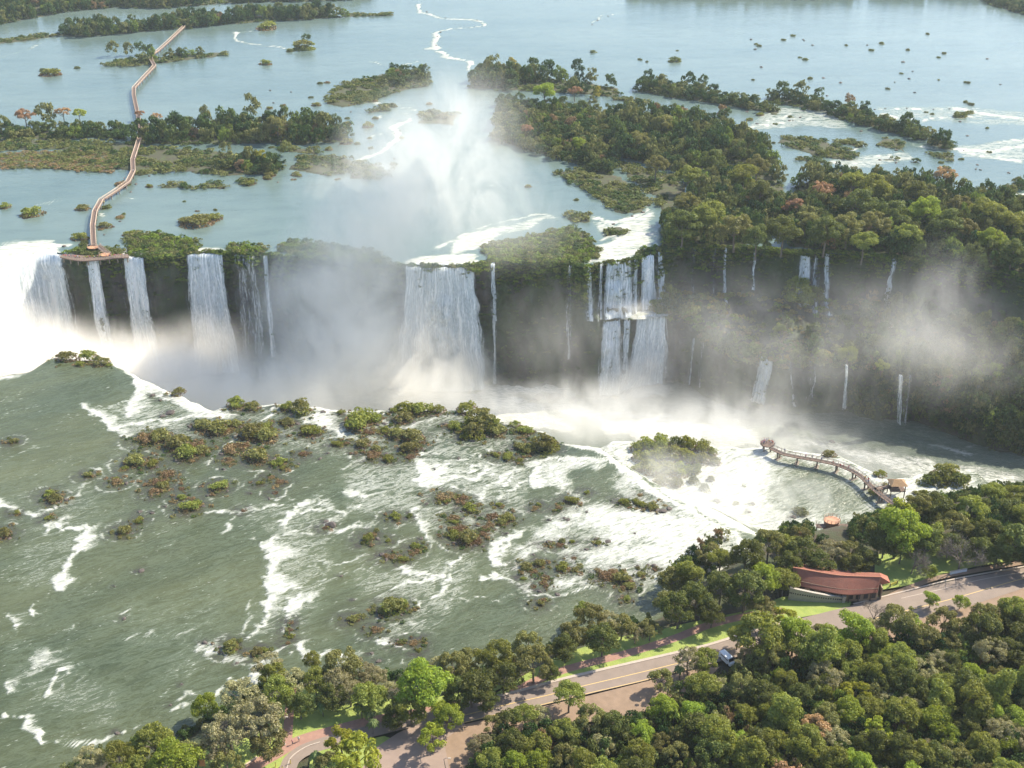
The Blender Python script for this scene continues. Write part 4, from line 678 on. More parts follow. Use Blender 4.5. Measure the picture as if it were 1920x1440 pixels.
# small islets of the upper river
FB = 'g95,140,40 d82,133,16 d145,128,12 d105,130,8 t570,92,40 d545,96,18 g500,53,46 g498,120,26 d600,157,12 r614,155,14 g626,169,12 d583,183,10 g610,182,8 g10,388,26 g62,402,44 o52,407,20 o155,392,28 r225,408,22 d232,402,10 o198,425,28 r190,430,14 o370,420,62 g400,412,36 o345,416,26 d200,390,20 r230,346,32 g280,350,16 g690,237,26 o650,240,16 o650,268,26 d670,270,14 d404,394,10 r370,396,10 d345,378,8 d1113,98,14 d1200,112,10 d1213,116,8 d1265,115,26 d1412,150,8 d1653,82,12 d1702,94,10 d1510,112,12 d1500,108,8 d1690,138,8 d1270,95,6 d1800,218,30 d1818,212,18 d1820,196,14 g1760,150,6 g790,215,20 o830,222,30 r805,195,16 d1115,135,8 o990,350,14 d1080,375,12 g150,447,34 d158,455,18 g240,440,22 o380,205,14 g1425,216,16 g1405,225,14 o1415,252,26 d1450,268,10 d1460,160,6 g560,330,14 o505,330,24 g470,345,22 d1540,290,30 o1640,425,10'.split()
for w in FB:
    a = [float(v) for v in w[1:].split(',')]; put_bush(w[0], a[0], a[1], a[2], z=.05, group='upper')
# ---- rocks
RK = '''285,742,14 300,750,10 318,775,22 305,780,14 620,985,26 612,978,14 1030,975,10 1065,975,12 1058,972,10 1140,1016,16 1118,1010,12 1030,1018,20 1100,1030,12 1195,1062,14 1225,1062,18 1215,1060,10 1345,940,18 1412,945,12 1405,960,10 1487,970,14 265,1070,16 262,960,12 285,962,12 310,950,8 232,1160,12 385,1205,14 445,1243,10 340,1283,8 715,1040,16 724,1050,12 790,1010,10 664,1125,6 710,1240,14 697,1225,10 745,1200,10 320,1322,8 220,1375,14 1005,1085,10 1012,1110,12 1045,1115,14 1000,1040,8 950,1000,10 835,795,12 640,1080,8 1243,958,20 1255,954,16 605,772,12 515,860,10 560,870,8 600,860,10 615,850,8 660,850,10 420,880,10 390,930,10 470,925,8 505,935,8 525,880,8 800,945,10 905,1025,10 1300,1110,12 1290,1100,10 1262,1082,10 1190,1000,8 1100,960,8 215,1100,6 860,860,10 815,880,6'''.split()
for w in RK:
    a = [float(v) for v in w.split(',')]; x, y = at(a[0], a[1], 0); put_rock(a[0], a[1], a[2], z=float(river_z(np.array([[x, y]]))[0]) if a[0] < 1330 else LEDGE)
for w in '1010,745,30 1040,748,44 1075,752,30 1000,752,18 1560,828,14 1480,760,12 1590,765,16 690,742,14 740,740,16'.split():
    a = [float(v) for v in w.split(',')]; put_rock(a[0], a[1], a[2], z=GORGE)
for w in '120,462,10 150,458,8 280,330,6 255,345,8 235,352,8 245,360,6 213,425,8 225,415,6 195,440,6 1640,205,5 1700,203,5 1660,203,5 1750,205,5 1780,204,5 1680,305,8 1650,300,8 1800,228,8 1420,232,8 1480,226,8 1500,220,8 750,245,6 740,250,6 790,150,4 820,68,5 826,60,6 818,85,5 895,38,5 800,22,6 835,33,4 1400,18,4 1120,38,5 1110,46,4 1140,30,4 1205,398,10 1185,405,8 1150,420,8 1215,385,8'.split():
    a = [float(v) for v in w.split(',')]; put_rock(a[0], a[1], a[2], z=.1)

# tufts and stones too small and too many to count on the shoals
tuft = ([], [])
for th in list(THINGS):
    if th[5] == 'bush' and th[4] > 15 and th[1] in 'gort' and th[3] > 640:
        for _ in range(int(th[4]*.30)):
            a = rng.uniform(0, 6.28); r = th[0].scale.x*3.0*rng.uniform(.7, 2.2); x = th[0].location.x+math.cos(a)*r; y = th[0].location.y+math.sin(a)*r*.75
            if y > float(near_y(x))-1 or inside(np.array([[x, y]]), LAND)[0]: continue
            add_mass(tuft, TSCR, x, y, float(river_z(np.array([[x, y]]))[0])-.05, rng.uniform(.25, 1.1), rng.uniform(.3, 1.0), rng.choice([.5, .6, .82, .86, .88, .25]))
build_mass('grass_tufts', tuft, 'brown and green grass tufts scattered over the rapids shoals', 'grass')
for th in [t_ for t_ in THINGS if t_[5] == 'bush' and t_[4] > 26 and t_[3] > 740][:90]:
    a = rng.uniform(3.0, 6.4); px = th[2]+math.cos(a)*th[4]*.62; py = th[3]-math.sin(a)*th[4]*.30; put_rock(px, py, rng.uniform(6, 13), th[0].location.z+.1)
# dark shoal rock showing through the water round the bushes and rocks of the near river
me = bpy.data.objects['near_river'].data; nv = len(me.vertices); co = np.empty(nv*3, np.float32); me.vertices.foreach_get('co', co); co = co.reshape(-1, 3); shoal = np.zeros(nv, np.float32)
for th in THINGS:
    if th[5] in ('bush', 'rock') and co[:, 1].min() < th[0].location.y < 430:
        o = th[0]; r = (th[4]/scale_at(th[2], th[3]))*.5+(1.8 if th[5] == 'bush' else .3); dx = co[:, 0]-o.location.x; dy = co[:, 1]-o.location.y; k = np.exp(-((dx+.8)**2*.8+(dy)**2)/(r*1.15)**2); shoal = np.maximum(shoal, k*1.3)
a_ = me.attributes.new('shoal', 'FLOAT', 'POINT'); a_.data.foreach_set('value', np.clip(shoal, 0, .9))
fa = me.attributes['foam']; fo_ = np.empty(nv, np.float32); fa.data.foreach_get('value', fo_)
ring = np.clip(1-np.abs(shoal-.38)/.2, 0, 1)*fbm(co[:, 0]*.25, co[:, 1]*.25, 3); fa.data.foreach_set('value', np.maximum(fo_*(1-.35*np.clip(shoal, 0, 1)), ring*.95).astype(np.float32))
# ================================================================== waterfalls
def fall_mat(name, dens):
    t = NT(name); uv = t.n('UVMap', uv_map='UVMap').outputs[0]; ed = t.n('Attribute', attribute_name='edge').outputs['Fac']
    s1 = t.noise(t.n('Mapping', {'Vector': uv, 'Scale': (1.1, .07, 1)}), 1.0, 5, .62, .3); s2 = t.noise(t.n('Mapping', {'Vector': uv, 'Scale': (.32, .02, 1)}), 1.0, 3, .5, .2); s3 = t.noise(t.n('Mapping', {'Vector': uv, 'Scale': (2.4, .5, 1)}), 1.0, 4, .7)
    k = t.math('ADD', t.math('ADD', t.math('MULTIPLY', s1, .5), t.math('MULTIPLY', s2, .3)), t.math('MULTIPLY', s3, .2))
    a = t.ramp(t.math('ADD', k, t.math('MULTIPLY', ed, dens)), .55, .74)
    col = t.mix(t.ramp(k, .40, .60), c3(.66, .73, .74), c3(.98, .98, .96))
    h = t.n('Bump', {'Height': k, 'Strength': .7, 'Distance': .8})
    sh = t.n('MixShader', {0: .3, 1: t.n('BsdfDiffuse', {'Color': col, 'Normal': h}), 2: t.n('BsdfTranslucent', {'Color': col})})
    return t.surf(t.n('MixShader', {0: a, 1: t.n('BsdfTransparent'), 2: sh}))
FM = {k: fall_mat('falling_water', k) for k in (.06, .16, .26, .40, .60)}
def cliff_front(x, z):
    i = int(np.clip(np.searchsorted(xs_c, x), 0, len(xs_c)-1)); j = int(np.argmin(np.abs(ZZ[:, i]-z))); return YY[j, i]
def fall(label, lip, ztop, zbot, dens=.26, out=3.0, sl=0.0, sr=0.0, group=None, over=3.0):
    """a curtain from the lip (two or more points of the photograph) down to zbot; sl, sr: sideways drift in metres of its two edges at the foot"""
    L = ats(lip, ztop); n = max(5, int(abs(L[-1, 0]-L[0, 0])/.8)); u = np.linspace(0, 1, n); d = np.concatenate([[0], np.cumsum(np.hypot(*np.diff(L, axis=0).T))]); lx = np.interp(u*d[-1], d, L[:, 0]); ly = np.interp(u*d[-1], d, L[:, 1]); W = d[-1]
    m = max(12, int((ztop-zbot)/2.0)); root = empty('waterfall', (float(L[:, 0].mean()), float(L[:, 1].mean()), ztop)); tag(root, label, 'waterfall', group)
    for layer in range(3):
        V = []; wd = 1.0 if layer < 2 else 1.0+min(.45, 2.6/max(W, 1)+.08); UV = []; E = []
        for j in range(-3, m+1):
            t_ = max(0, j)/m; z = ztop+.25-(ztop-zbot)*t_; back = over*(-j/3) if j < 0 else 0
            for i in range(n):
                x = lx[i]+(u[i]-.5)*W*(wd-1)*min(1, t_*2+.2)+(sl*(1-u[i])+sr*u[i])*t_**1.2+(fbm(np.array([z*.11+u[i]*2]), np.array([lx[i]*.2]), 3)[0]-.5)*min(2.2, .5+W*.08)*min(1, t_*4); y = ly[i]+back-out*math.sqrt(t_)*(.7+.5*vnoise(np.array([lx[i]*.3]), np.array([2.]))[0])
                if j > 0: y = min(y, cliff_front(x, z)-.6)
                y -= {0: 0, 1: -.9, 2: .7}[layer]+.5*fbm(np.array([x*.5]), np.array([z*.05+layer*9]), 3)[0]; V.append((x-root.location.x, y-root.location.y, z-root.location.z+(.1 if j < 0 else 0)))
                e = min(1, min(u[i], 1-u[i])*W/(.9+W*.05)); UV.append((u[i]*W+layer*37, (ztop-z)-back)); E.append((e*(1-.2*t_)-(.5 if W > 2 else .1)*(1-e)) - (1.2*(-j/3)**2 if j < 0 else 0))
        link('curtain', mesh_np('curtain', V, grid_faces(m+4, n), FM[dens] if layer < 2 else FM[.16 if dens > .3 else .06], {'edge': E}, True, uv=UV), root)
    return root
G = 'waterfalls along the far rim'
fall('huge foaming horseshoe fall at the far left end of the gorge', [(-60,549),(-30,528),(0,507),(40,488),(80,474),(124,482)], 0, -65, .40, 7, 0, 0)
fall('narrow white fall just below the crowded lookout terrace', [(160,488),(187,488)], 0, -65, .26, 5, 0, 2, G)
fall('fall with a bright core and loose right fringe beside the lookout terrace', [(229,483),(272,485)], 0, -65, .26, 5, -1, 2, G)
fall('broad white fall of many strands, between green rim bushes', [(349,478),(420,477)], 0, -65, .60, 5, -2, 2, G)
fall('sheer veil of thin threads right of the broad stranded fall', [(438,478),(482,480)], 0, -55, .06, 3, 0, 0, G)
fall('single slim fall at the left edge of the tall plume', [(491,481),(504,481)], 0, -55, .26, 4, -1, 0, G)
fall('massive central waterfall, the widest full curtain of the far rim', [(757,501),(820,503),(892,501)], 0, -65, .60, 6, -6, 6, over=5)
fall('thin two-step fall just right of the massive central waterfall', [(917,496),(930,496)], 0, -30, .26, 3, 1, 1)
fall('lower step of the thin fall beside the central waterfall', [(921,498),(931,498)], -.2, -65, .16, 5, 0, 0)
fall('faint double trickle on the dark cliff left of the two-tier falls', [(1063,500),(1074,502)], 0, -50, .06, 3, 0, 1)
T1 = 'upper tier of the two-tier falls'
fall('leftmost strand of the upper tier, against the leafy buttress', [(1098,501),(1110,500)], 0, -26.5, .26, 3, 0, 3, T1)
fall('slim strand between the left strand and the main upper curtain', [(1122,498),(1133,497)], 0, -26, .16, 3, 0, 0, T1)
fall('main bright curtain of the upper tier', [(1136,494),(1184,488)], 0, -26, .60, 3, -1, 1, T1)
fall('thin fall just right of the main upper curtain', [(1186,487),(1198,486)], 0, -26, .26, 3, 0, 1, T1)
fall('double fall between two dark ledges of the upper tier', [(1201,486),(1228,480)], 0, -26, .26, 3, 0, 3, T1)
fall('rightmost strand of the upper tier, flaring at its foot', [(1232,477),(1243,473)], 0, -26, .26, 3, 0, 4, T1)
T2 = 'lower tier of the two-tier falls'
fall('left curtain of the lower tier', [(1128,591),(1164,594)], -26.4, -65, .40, 3, -2, 1, T2)
fall('middle strand of the lower tier, beside a dark rock', [(1167,596),(1184,596)], -26.4, -65, .26, 3, -1, 0, T2)
fall('wide slanting curtain of the lower tier', [(1192,595),(1250,588)], -26.4, -65, .60, 3, -4, 1, T2)
T3 = 'thin falls below the right woods'
fall('hairline fall at the left end of the right woods', [(1300,463),(1305,463)], 0, -24, .06, 2, 0, 0, T3)
fall('hairline fall beside the reddish boulder rim', [(1337,463),(1343,463)], 0, -22, .06, 2, 0, 0, T3)
fall('white fall springing from a pale rocky gap under the trees', [(1356,464),(1366,465)], 0, -24, .26, 2, 0, 0, T3)
fall('short fall fanning out from a notch in the woods', [(1410,465),(1418,466)], 0, -20, .26, 2, -1, 1, T3)
fall('left and widest of the three falls out of the woods', [(1497,474),(1521,472)], -1, -24, .26, 2, -2, 0, T3)
fall('middle of the three falls out of the woods', [(1525,477),(1536,475)], -2, -27, .16, 2, -2, -1, T3)
fall('right of the three falls out of the woods', [(1545,476),(1557,474)], -1, -27, .26, 2, 0, 0, T3)
fall('slanting fall far right, half veiled by a spray plume', [(1670,482),(1682,483)], 0, -30, .26, 2, -4, -2, T3)
T4 = 'thin falls of the lower right cliff'
for lb, l, zb, dn, a, b in (('pale fall dropping from the brushy left end of the lower cliff', [(1297,637),(1304,637)], -63, .16, -1, 0), ('ghostly fall next to the pale fall of the lower cliff', [(1314,640),(1321,640)], -63, .06, 0, 0), ('fall of several crossing strands in the middle of the lower cliff', [(1418,652),(1446,655)], -63.5, .26, -3, -2),
    ('slanting thread right of the crossing strands', [(1470,655),(1478,655)], -63.5, .16, 3, 6), ('faint threads in the mist of the lower cliff', [(1512,662),(1530,664)], -61, .06, 0, 0), ('lone bright fall between two leafy spurs of the lower cliff', [(1583,686),(1592,687)], -61, .26, 1, 2), ('left strand of the paired falls low on the dark cliff', [(1682,705),(1696,708)], -63.5, .16, 3, 3), ('right strand of the paired falls low on the dark cliff', [(1704,705),(1710,706)], -63.5, .16, 1, 1)):
    fall(lb, [(p[0], p[1]) for p in l], -38, zb, dn, 2, a, b, T4, 2)
fall('thin fall reaching the river at the right edge of the picture', [(1912,725),(1924,727)], -40, -65, .26, 2, -1, 0, T4, 2)
# foaming pool on the ledge between the two tiers
Pp = ats([(1100,572),(1140,582),(1195,584),(1250,572),(1262,585),(1250,592),(1205,598),(1160,598),(1130,592),(1095,580)], -26.2); c = Pp.mean(0)
V = [(c[0], c[1], -25.4)]+[(p[0], p[1], -26.4) for p in Pp]
bmv = mesh_np('ledge_pool', np.array([(V[0]), *V[1:]]), np.array([(0, i+1, (i+1) % len(Pp)+1) for i in range(len(Pp))]), M_gorge, {'foam': [1.1]*len(V)}, True); tag(link('ledge_pool', bmv), kind='structure')
# ================================================================== roads, lawns, paths (flat ground at 4.6 m)
GZ = 4.6
def flat(name, pts, mat, dz, z1=None):
    L = ats(pts, GZ); 
    if np.sum(L[:, 0]*np.roll(L[:, 1], -1)-np.roll(L[:, 0], -1)*L[:, 1]) < 0: L = L[::-1]
    mb = MB(); mb.add([(p[0], p[1], GZ+dz) for p in L], [tuple(range(len(L)))]); return tag(mb.build(name, mat), kind='structure')
def smooth_line(L, n=8):
    L = np.array(L, float); out = []
    for i in range(len(L)-1):
        p0, p1, p2, p3 = L[max(i-1, 0)], L[i], L[i+1], L[min(i+2, len(L)-1)]
        for t_ in np.linspace(0, 1, n, endpoint=False): out.append(.5*((2*p1)+(-p0+p2)*t_+(2*p0-5*p1+4*p2-p3)*t_**2+(-p0+3*p1-3*p2+p3)*t_**3))
    out.append(L[-1]); return np.array(out)
def ribbon(name, pts, width, mat, dz, thick=0.0):
    L = smooth_line(ats(pts, GZ)); mb = MB(); mb.strip([(p[0], p[1], GZ) for p in L], width, dz-max(thick, .02), dz); return tag(mb.build(name, mat), kind='structure')
def grass_mat():
    t = NT('lawn_grass'); pos = t.n('NewGeometry').outputs['Position']; n1 = t.noise(pos, .25, 5, .65); n2 = t.noise(pos, 2.5, 3, .7)
    c = t.mix(t.ramp(n1, .35, .68), c3(.17, .25, .04), c3(.31, .36, .07)); c = t.mix(t.math('MULTIPLY', n2, .5), c, c3(.24, .24, .09))
    return t.surf(t.n('BsdfPrincipled', {'Base Color': c, 'Roughness': .9, 'Normal': t.n('Bump', {'Height': n2, 'Strength': .5, 'Distance': .3}).outputs[0]}))
M_lawn = grass_mat(); M_road = plain('asphalt', (.22, .17, .135), .85, .22, .35, .1); M_lot = plain('worn_asphalt', (.26, .19, .15), .88, .25, .3, .1); M_path = plain('red_paving', (.30, .17, .125), .85, .25, .8); M_earth = plain('red_earth', (.24, .165, .11), .95, .3, .5, .3)
M_kerb = plain('kerb_concrete', (.40, .33, .27), .85, .2, 1.0); M_yel = plain('yellow_paint', (.55, .38, .14), .7, .2, 1.5); M_conc = plain('concrete', (.42, .37, .31), .85, .2, .6)
flat('lawn', [(920,1306),(1060,1274),(1180,1247),(1280,1224),(1340,1209),(1420,1182),(1450,1168),(1592,1140),(1600,1118),(1470,1118),(1400,1145),(1290,1168),(1240,1180),(1140,1198),(1050,1228),(1000,1255)], M_lawn, .03)
flat('lawn', [(380,1400),(360,1480),(480,1480),(545,1418),(640,1385),(780,1350),(900,1310),(960,1280),(900,1290),(760,1320),(700,1300),(600,1285),(540,1290),(500,1340),(480,1380)], M_lawn, .03)
flat('lawn', [(585,1412),(650,1395),(720,1380),(735,1385),(700,1420),(690,1480),(570,1480)], M_lawn, .034)
flat('lawn', [(1640,1108),(1700,1098),(1760,1080),(1830,1062),(1930,1046),(1930,1020),(1640,1040)], M_lawn, .03)
flat('earth_verge', [(852,1362),(930,1345),(1110,1303),(1290,1258),(1350,1250),(1300,1300),(1180,1345),(1000,1365),(925,1400),(880,1450),(880,1490),(832,1490),(830,1385)], M_earth, .03)
flat('earth_verge', [(1400,1225),(1520,1195),(1760,1150),(1940,1090),(1940,1125),(1800,1180),(1600,1215),(1430,1250)], M_earth, .034)
flat('parking_lot', [(850,1338),(872,1358),(850,1375),(832,1388),(842,1440),(850,1490),(655,1490),(680,1440),(700,1405),(745,1375),(795,1352)], M_lot, .05)
road_n = [(830,1332),(870,1322),(960,1301),(1060,1274),(1180,1246),(1280,1223),(1340,1208),(1420,1182),(1500,1160),(1600,1135),(1700,1110),(1800,1086),(1960,1058)]; road_s = [(830,1362),(870,1356),(930,1342),(1020,1322),(1110,1300),(1200,1279),(1290,1256),(1400,1227),(1500,1203),(1600,1184),(1700,1166),(1800,1142),(1960,1090)]
flat('road', road_n+road_s[::-1], M_road, .07)
ribbon('side_road', [(520,1500),(540,1440),(552,1420),(580,1403),(640,1385),(700,1370),(780,1350),(850,1338)], 4.2, M_road, .06)
ribbon('road_marking', [(860,1344),(960,1319),(1030,1303),(1083,1289),(1180,1266),(1267,1245),(1340,1227),(1420,1203)], .22, M_yel, .078, .004)
ribbon('road_marking', [(862,1357),(927,1341),(1018,1321),(1108,1299),(1198,1278),(1288,1255)], .2, M_yel, .082, .004)
ribbon('road_marking', [(1640,1160),(1720,1140),(1800,1119),(1900,1090),(1960,1075)], .22, M_yel, .078, .004)
ribbon('road_marking', [(1690,1122),(1760,1106),(1840,1087),(1960,1066)], .2, M_kerb, .078, .004)
ribbon('kerb', [(860,1322),(960,1299),(1060,1272),(1180,1244),(1280,1221),(1340,1206),(1420,1180),(1500,1158)], .9, M_kerb, .18, .15)
ribbon('kerb', [(1600,1133),(1700,1108),(1800,1084),(1960,1056)], .5, M_kerb, .18, .15)
ribbon('kerb', [(536,1450),(545,1422),(572,1402),(600,1392)], .3, M_kerb, .19, .15)
ribbon('footpath', [(960,1300),(1000,1279),(1040,1262),(1090,1247),(1150,1232),(1210,1215),(1270,1195),(1330,1172),(1400,1155),(1470,1145)], 2.7, M_path, .045)
ribbon('footpath', [(548,1290),(543,1330),(540,1370),(538,1408)], 2.4, M_path, .045)
ribbon('footpath', [(420,1490),(465,1445),(520,1412),(560,1390),(620,1372),(700,1352),(800,1335),(870,1318)], 3.6, M_path, .05)
ribbon('footpath', [(1570,1150),(1640,1130),(1700,1104),(1760,1083),(1840,1068),(1960,1048)], 1.8, M_earth, .06)
# ================================================================== building with the red roof
M_tile = None
def tiles():
    t = NT('roof_tiles'); uv = t.n('UVMap', uv_map='UVMap').outputs[0]; w = t.n('TexWave', {'Vector': uv, 'Scale': 2.2, 'Distortion': .3, 'Detail': 1.0}).outputs['Fac']; n = t.noise(t.n('NewGeometry').outputs['Position'], .45, 5, .65); n2 = t.noise(t.n('NewGeometry').outputs['Position'], 2.2, 3, .6)
    c = t.mix(t.ramp(n, .35, .7), c3(.38, .12, .07), c3(.27, .085, .055)); c = t.mix(t.math('MULTIPLY', n2, .5), c, c3(.30, .15, .10)); c = t.mix(t.math('MULTIPLY', w, .35), c, c3(.14, .05, .035))
    return t.surf(t.n('BsdfPrincipled', {'Base Color': c, 'Roughness': .8, 'Normal': t.n('Bump', {'Height': w, 'Strength': .6, 'Distance': .15}).outputs[0]}))
M_tile = tiles(); M_wallb = plain('ochre_wall', (.30, .22, .15), .9, .2, 1.0); M_dark = plain('dark_glass', (.02, .022, .025), .55, .2, 1.0); M_wood2 = plain('dark_timber', (.10, .065, .045), .8, .3, 2.0)
bz = 4.6; cenp = at(1575, 1095, 8); B = empty('pavilion', (cenp[0], cenp[1], bz)); tag(B, 'long curved pavilion with a worn red tiled roof above the pale stone wall', 'building')
def loc(p): return (p[0]-cenp[0], p[1]-cenp[1], p[2]-bz)
def line3(pts, z): L = smooth_line(ats(pts, z), 5); return [(q[0], q[1], z) for q in L]
SE = line3([(1486,1094),(1530,1105),(1580,1114),(1612,1114),(1646,1110)], 8.0); RG = line3([(1487,1064),(1530,1072),(1575,1079),(1620,1081),(1652,1082)], 11.6); NE = line3([(1501,1057),(1540,1063),(1575,1069),(1610,1072),(1650,1074)], 8.4)
n = len(SE); V = []; UV = []; Fq = []
for k, (A_, B_) in enumerate(((SE, RG), (RG, NE))):
    for i in range(n):
        for t_ in (0, .5, 1):
            q = [A_[i][j]*(1-t_)+B_[i][j]*t_ for j in range(3)]; V.append(loc(q)); UV.append((i*1.5, t_*5+k*7))
    b0 = k*n*3
    for i in range(n-1):
        for s in range(2): a = b0+i*3+s; Fq.append((a, a+3, a+4, a+1))
Vt = np.array(V); Vb = Vt-np.array([0, 0, .25]); m_ = len(V); Fb = [(q[3]+m_, q[2]+m_, q[1]+m_, q[0]+m_) for q in Fq]; rim = []
link('roof', mesh_np('roof', np.vstack([Vt, Vb]), Fq+Fb, M_tile, uv=np.array(UV+UV)), B)
# hipped porch at the right end and ridge cap
mb = MB(); e0 = loc((*at(1640, 1112, 8.0), 8.0)); e1 = loc((*at(1652, 1082, 11.5), 11.5)); e2 = loc((*at(1669, 1092, 8.6), 8.6)); e3 = loc((*at(1664, 1080, 9.0), 9.0)); e4 = loc((*at(1648, 1096, 8.4), 8.4)); e5 = loc((*at(1650, 1074, 8.4), 8.4))
mb.add([e0, e4, e1, e2, e3, e5]+[(p[0], p[1], p[2]-.25) for p in (e0, e4, e1, e2, e3, e5)], [(0, 1, 2), (1, 3, 4, 2), (4, 5, 2), (6, 8, 7), (7, 8, 10, 9), (10, 8, 11), (0, 6, 7, 1), (1, 7, 9, 3), (3, 9, 10, 4), (4, 10, 11, 5)])
link('porch_roof', mb.mesh('porch_roof', M_tile), B)
mb = MB(); mb.tube([loc(p) for p in RG], .18, 6); mb.build('ridge_cap', plain('ridge_tiles', (.42, .17, .09), .8, .3, 2.0), B)
def inset(A_, B_, f): return [(a[0]*(1-f)+b[0]*f, a[1]*(1-f)+b[1]*f) for a, b in zip(A_, B_)]
wl = inset(SE, RG, .3); wn_ = inset(NE, RG, .2); mb = MB()
for W_, zt_ in ((wl, 9.0), (wn_, 9.0)):
    for i in range(n-1):
        a, b = W_[i], W_[i+1]; cx, cy_ = (a[0]+b[0])/2, (a[1]+b[1])/2; mb.box(loc((cx, cy_, (bz+zt_)/2)), (math.hypot(b[0]-a[0], b[1]-a[1])+.02, .3, zt_-bz), math.atan2(b[1]-a[1], b[0]-a[0]))
for i in (0, n-1):
    a, b = wl[i], wn_[i]; mb.box(loc(((a[0]+b[0])/2, (a[1]+b[1])/2, (bz+8.9)/2)), (.3, math.hypot(b[0]-a[0], b[1]-a[1])-.4, 8.9-bz), 0)
mb.build('wall', M_wallb, B)
for i in range(2, n-2, 2):
    a, b = wl[i], wl[i+1]; an = math.atan2(b[1]-a[1], b[0]-a[0]); q = MB(); q.box(loc(((a[0]+b[0])/2+.16*math.sin(an), (a[1]+b[1])/2-.16*math.cos(an), 6.6)), (1.3, .1, 2.2), an); q.build('window', M_dark, B)
for i in range(0, n, 3): q = MB(); p = SE[i]; q.box(loc((p[0], p[1]+.5, 6.2)), (.25, .25, 3.3)); q.build('post', M_wood2, B)
# retaining wall of pale stone with a row of openings
t = NT('pale_stone'); pos = t.n('NewGeometry').outputs['Position']; br = t.n('TexBrick', {'Vector': t.n('Mapping', {'Vector': pos, 'Rotation': (math.pi/2, 0, 0)}), 'Color1': c3(.45, .42, .34), 'Color2': c3(.36, .34, .27), 'Mortar': c3(.25, .23, .18), 'Scale': .9})
M_stone = t.surf(t.n('BsdfPrincipled', {'Base Color': t.mix(t.math('MULTIPLY', t.noise(pos, .7, 4), .6), br.outputs[0], c3(.30, .29, .22)), 'Roughness': .9}))
wb = smooth_line(ats([(1478,1124),(1510,1127),(1545,1129),(1577,1129)], GZ), 8); hw = np.linspace(4.4, 1.7, len(wb)); W0 = empty('stone_wall', (wb[0][0], wb[0][1], GZ)); tag(W0, 'pale curved stone retaining wall with a row of small dark openings below the red roof', 'wall')
mb = MB(); ho = MB(); cp_ = MB()
for i in range(len(wb)-1):
    a, b = wb[i]-wb[0], wb[i+1]-wb[0]; an = math.atan2(b[1]-a[1], b[0]-a[0]); L_ = math.hypot(*(b-a)); c_ = (a+b)/2; mb.box((c_[0], c_[1], hw[i]/2-.3), (L_+.05, .5, hw[i]+.6), an); cp_.box((c_[0], c_[1], hw[i]+.1), (L_+.06, .75, .2), an)
    ho.box((c_[0]+.27*math.sin(an), c_[1]-.27*math.cos(an), hw[i]*.62), (.35, .06, .45), an)
mb.build('masonry', M_stone, W0); ho.build('openings', M_dark, W0); cp_.build('coping', M_conc, W0)
mb = MB(); e = wb[-1]-wb[0]; mb.box((e[0]+.6, e[1], .9), (.9, .9, 2.4)); mb.box((e[0]+.6, e[1], 2.2), (1.1, 1.1, .2)); mb.build('end_pier', M_conc, W0)
mb = MB(); tp = [(p[0]-wb[0][0], p[1]-wb[0][1]+.3) for p in wb]; bk = [(p[0]-wb[0][0], p[1]-wb[0][1]) for p in wl]; zz_ = 1.35; mb.add([(p[0], p[1], zz_) for p in tp]+[(p[0], p[1], zz_) for p in bk[::-1]], [tuple(range(len(tp)+len(bk)))]); mb.build('terrace', M_path, W0)
# ================================================================== walkways
M_deck = plain('deck_planks', (.15, .10, .075), .85, .25, 1.5); M_rail = plain('rail_wood', (.50, .38, .28), .8, .25, 2.0); M_pier = plain('pier_concrete', (.22, .18, .14), .9, .3, 1.0)
def walkway(label, line, width, base, cat='walkway', step=9.0, lines=None, rail=1.1, cross=True):
    lines = lines or [line]; o0 = lines[0][0]; root = empty('walkway', o0); tag(root, label, cat); npier = 0
    for ln in lines:
        L = [Vector(p)-Vector(o0) for p in ln]; cum = [0]
        for a, b in zip(L, L[1:]): cum.append(cum[-1]+(b-a).length)
        N = max(2, int(cum[-1]/2.0)); S = []; c_ = np.array(cum); A_ = np.array([tuple(p) for p in L])
        for s in np.linspace(0, cum[-1], N+1): S.append(Vector([np.interp(s, c_, A_[:, k]) for k in range(3)]))
        mb = MB(); mb.strip(S, width, -.25, 0); mb.build('deck', M_deck, root)
        for sg in (-1, 1):
            rl = MB(); off = []
            for i, p in enumerate(S):
                d = (S[min(i+1, N)]-S[max(i-1, 0)]); d.z = 0; d.normalize(); off.append(p+Vector((-d.y, d.x, 0))*sg*(width/2-.08))
            for h in (.45, .8, rail): rl.tube([q+Vector((0, 0, h)) for q in off], .11 if h == rail else .05, 4)
            for q in off: rl.box((q.x, q.y, q.z+rail/2), (.12, .12, rail))
            rl.build('railing', M_rail, root)
        for s in np.arange(step*.5, cum[-1], step):
            if npier >= 98: break
            p = Vector([np.interp(s, c_, A_[:, k]) for k in range(3)]); q = Vector([np.interp(min(s+1, cum[-1]), c_, A_[:, k]) for k in range(3)]); an = math.atan2(q.y-p.y, q.x-p.x); zb = base-o0[2]; mb = MB(); hh = p.z-.25-zb
            mb.box((p.x, p.y, p.z-.45), (.5, width+.5, .4), an)
            for sg in (-1, 1): mb.box((p.x-math.sin(an)*sg*width*.35, p.y+math.cos(an)*sg*width*.35, zb+hh/2-.2), (.45, .45, hh-.3), an)
            mb.box((p.x, p.y, zb+.2), (1.5, width+1.2, .9), an); mb.build('pier', M_pier, root); npier += 1
    return root
def p3(pts, z): return [(*at(a, b, z), z) for a, b in pts]
walkway('long pale footbridge zigzagging over the upper river between wooded islands', None, 2.6, -1.5, lines=[p3([(345,50),(318,76),(297,95)], 2.4), p3([(297,95),(284,104),(283,112),(290,124),(270,145),(251,166),(251,180),(257,208),(262,235),(262,258),(257,275),(249,300),(250,322),(240,342),(215,360),(190,376),(178,398),(174,425),(176,460)], 2.4)])
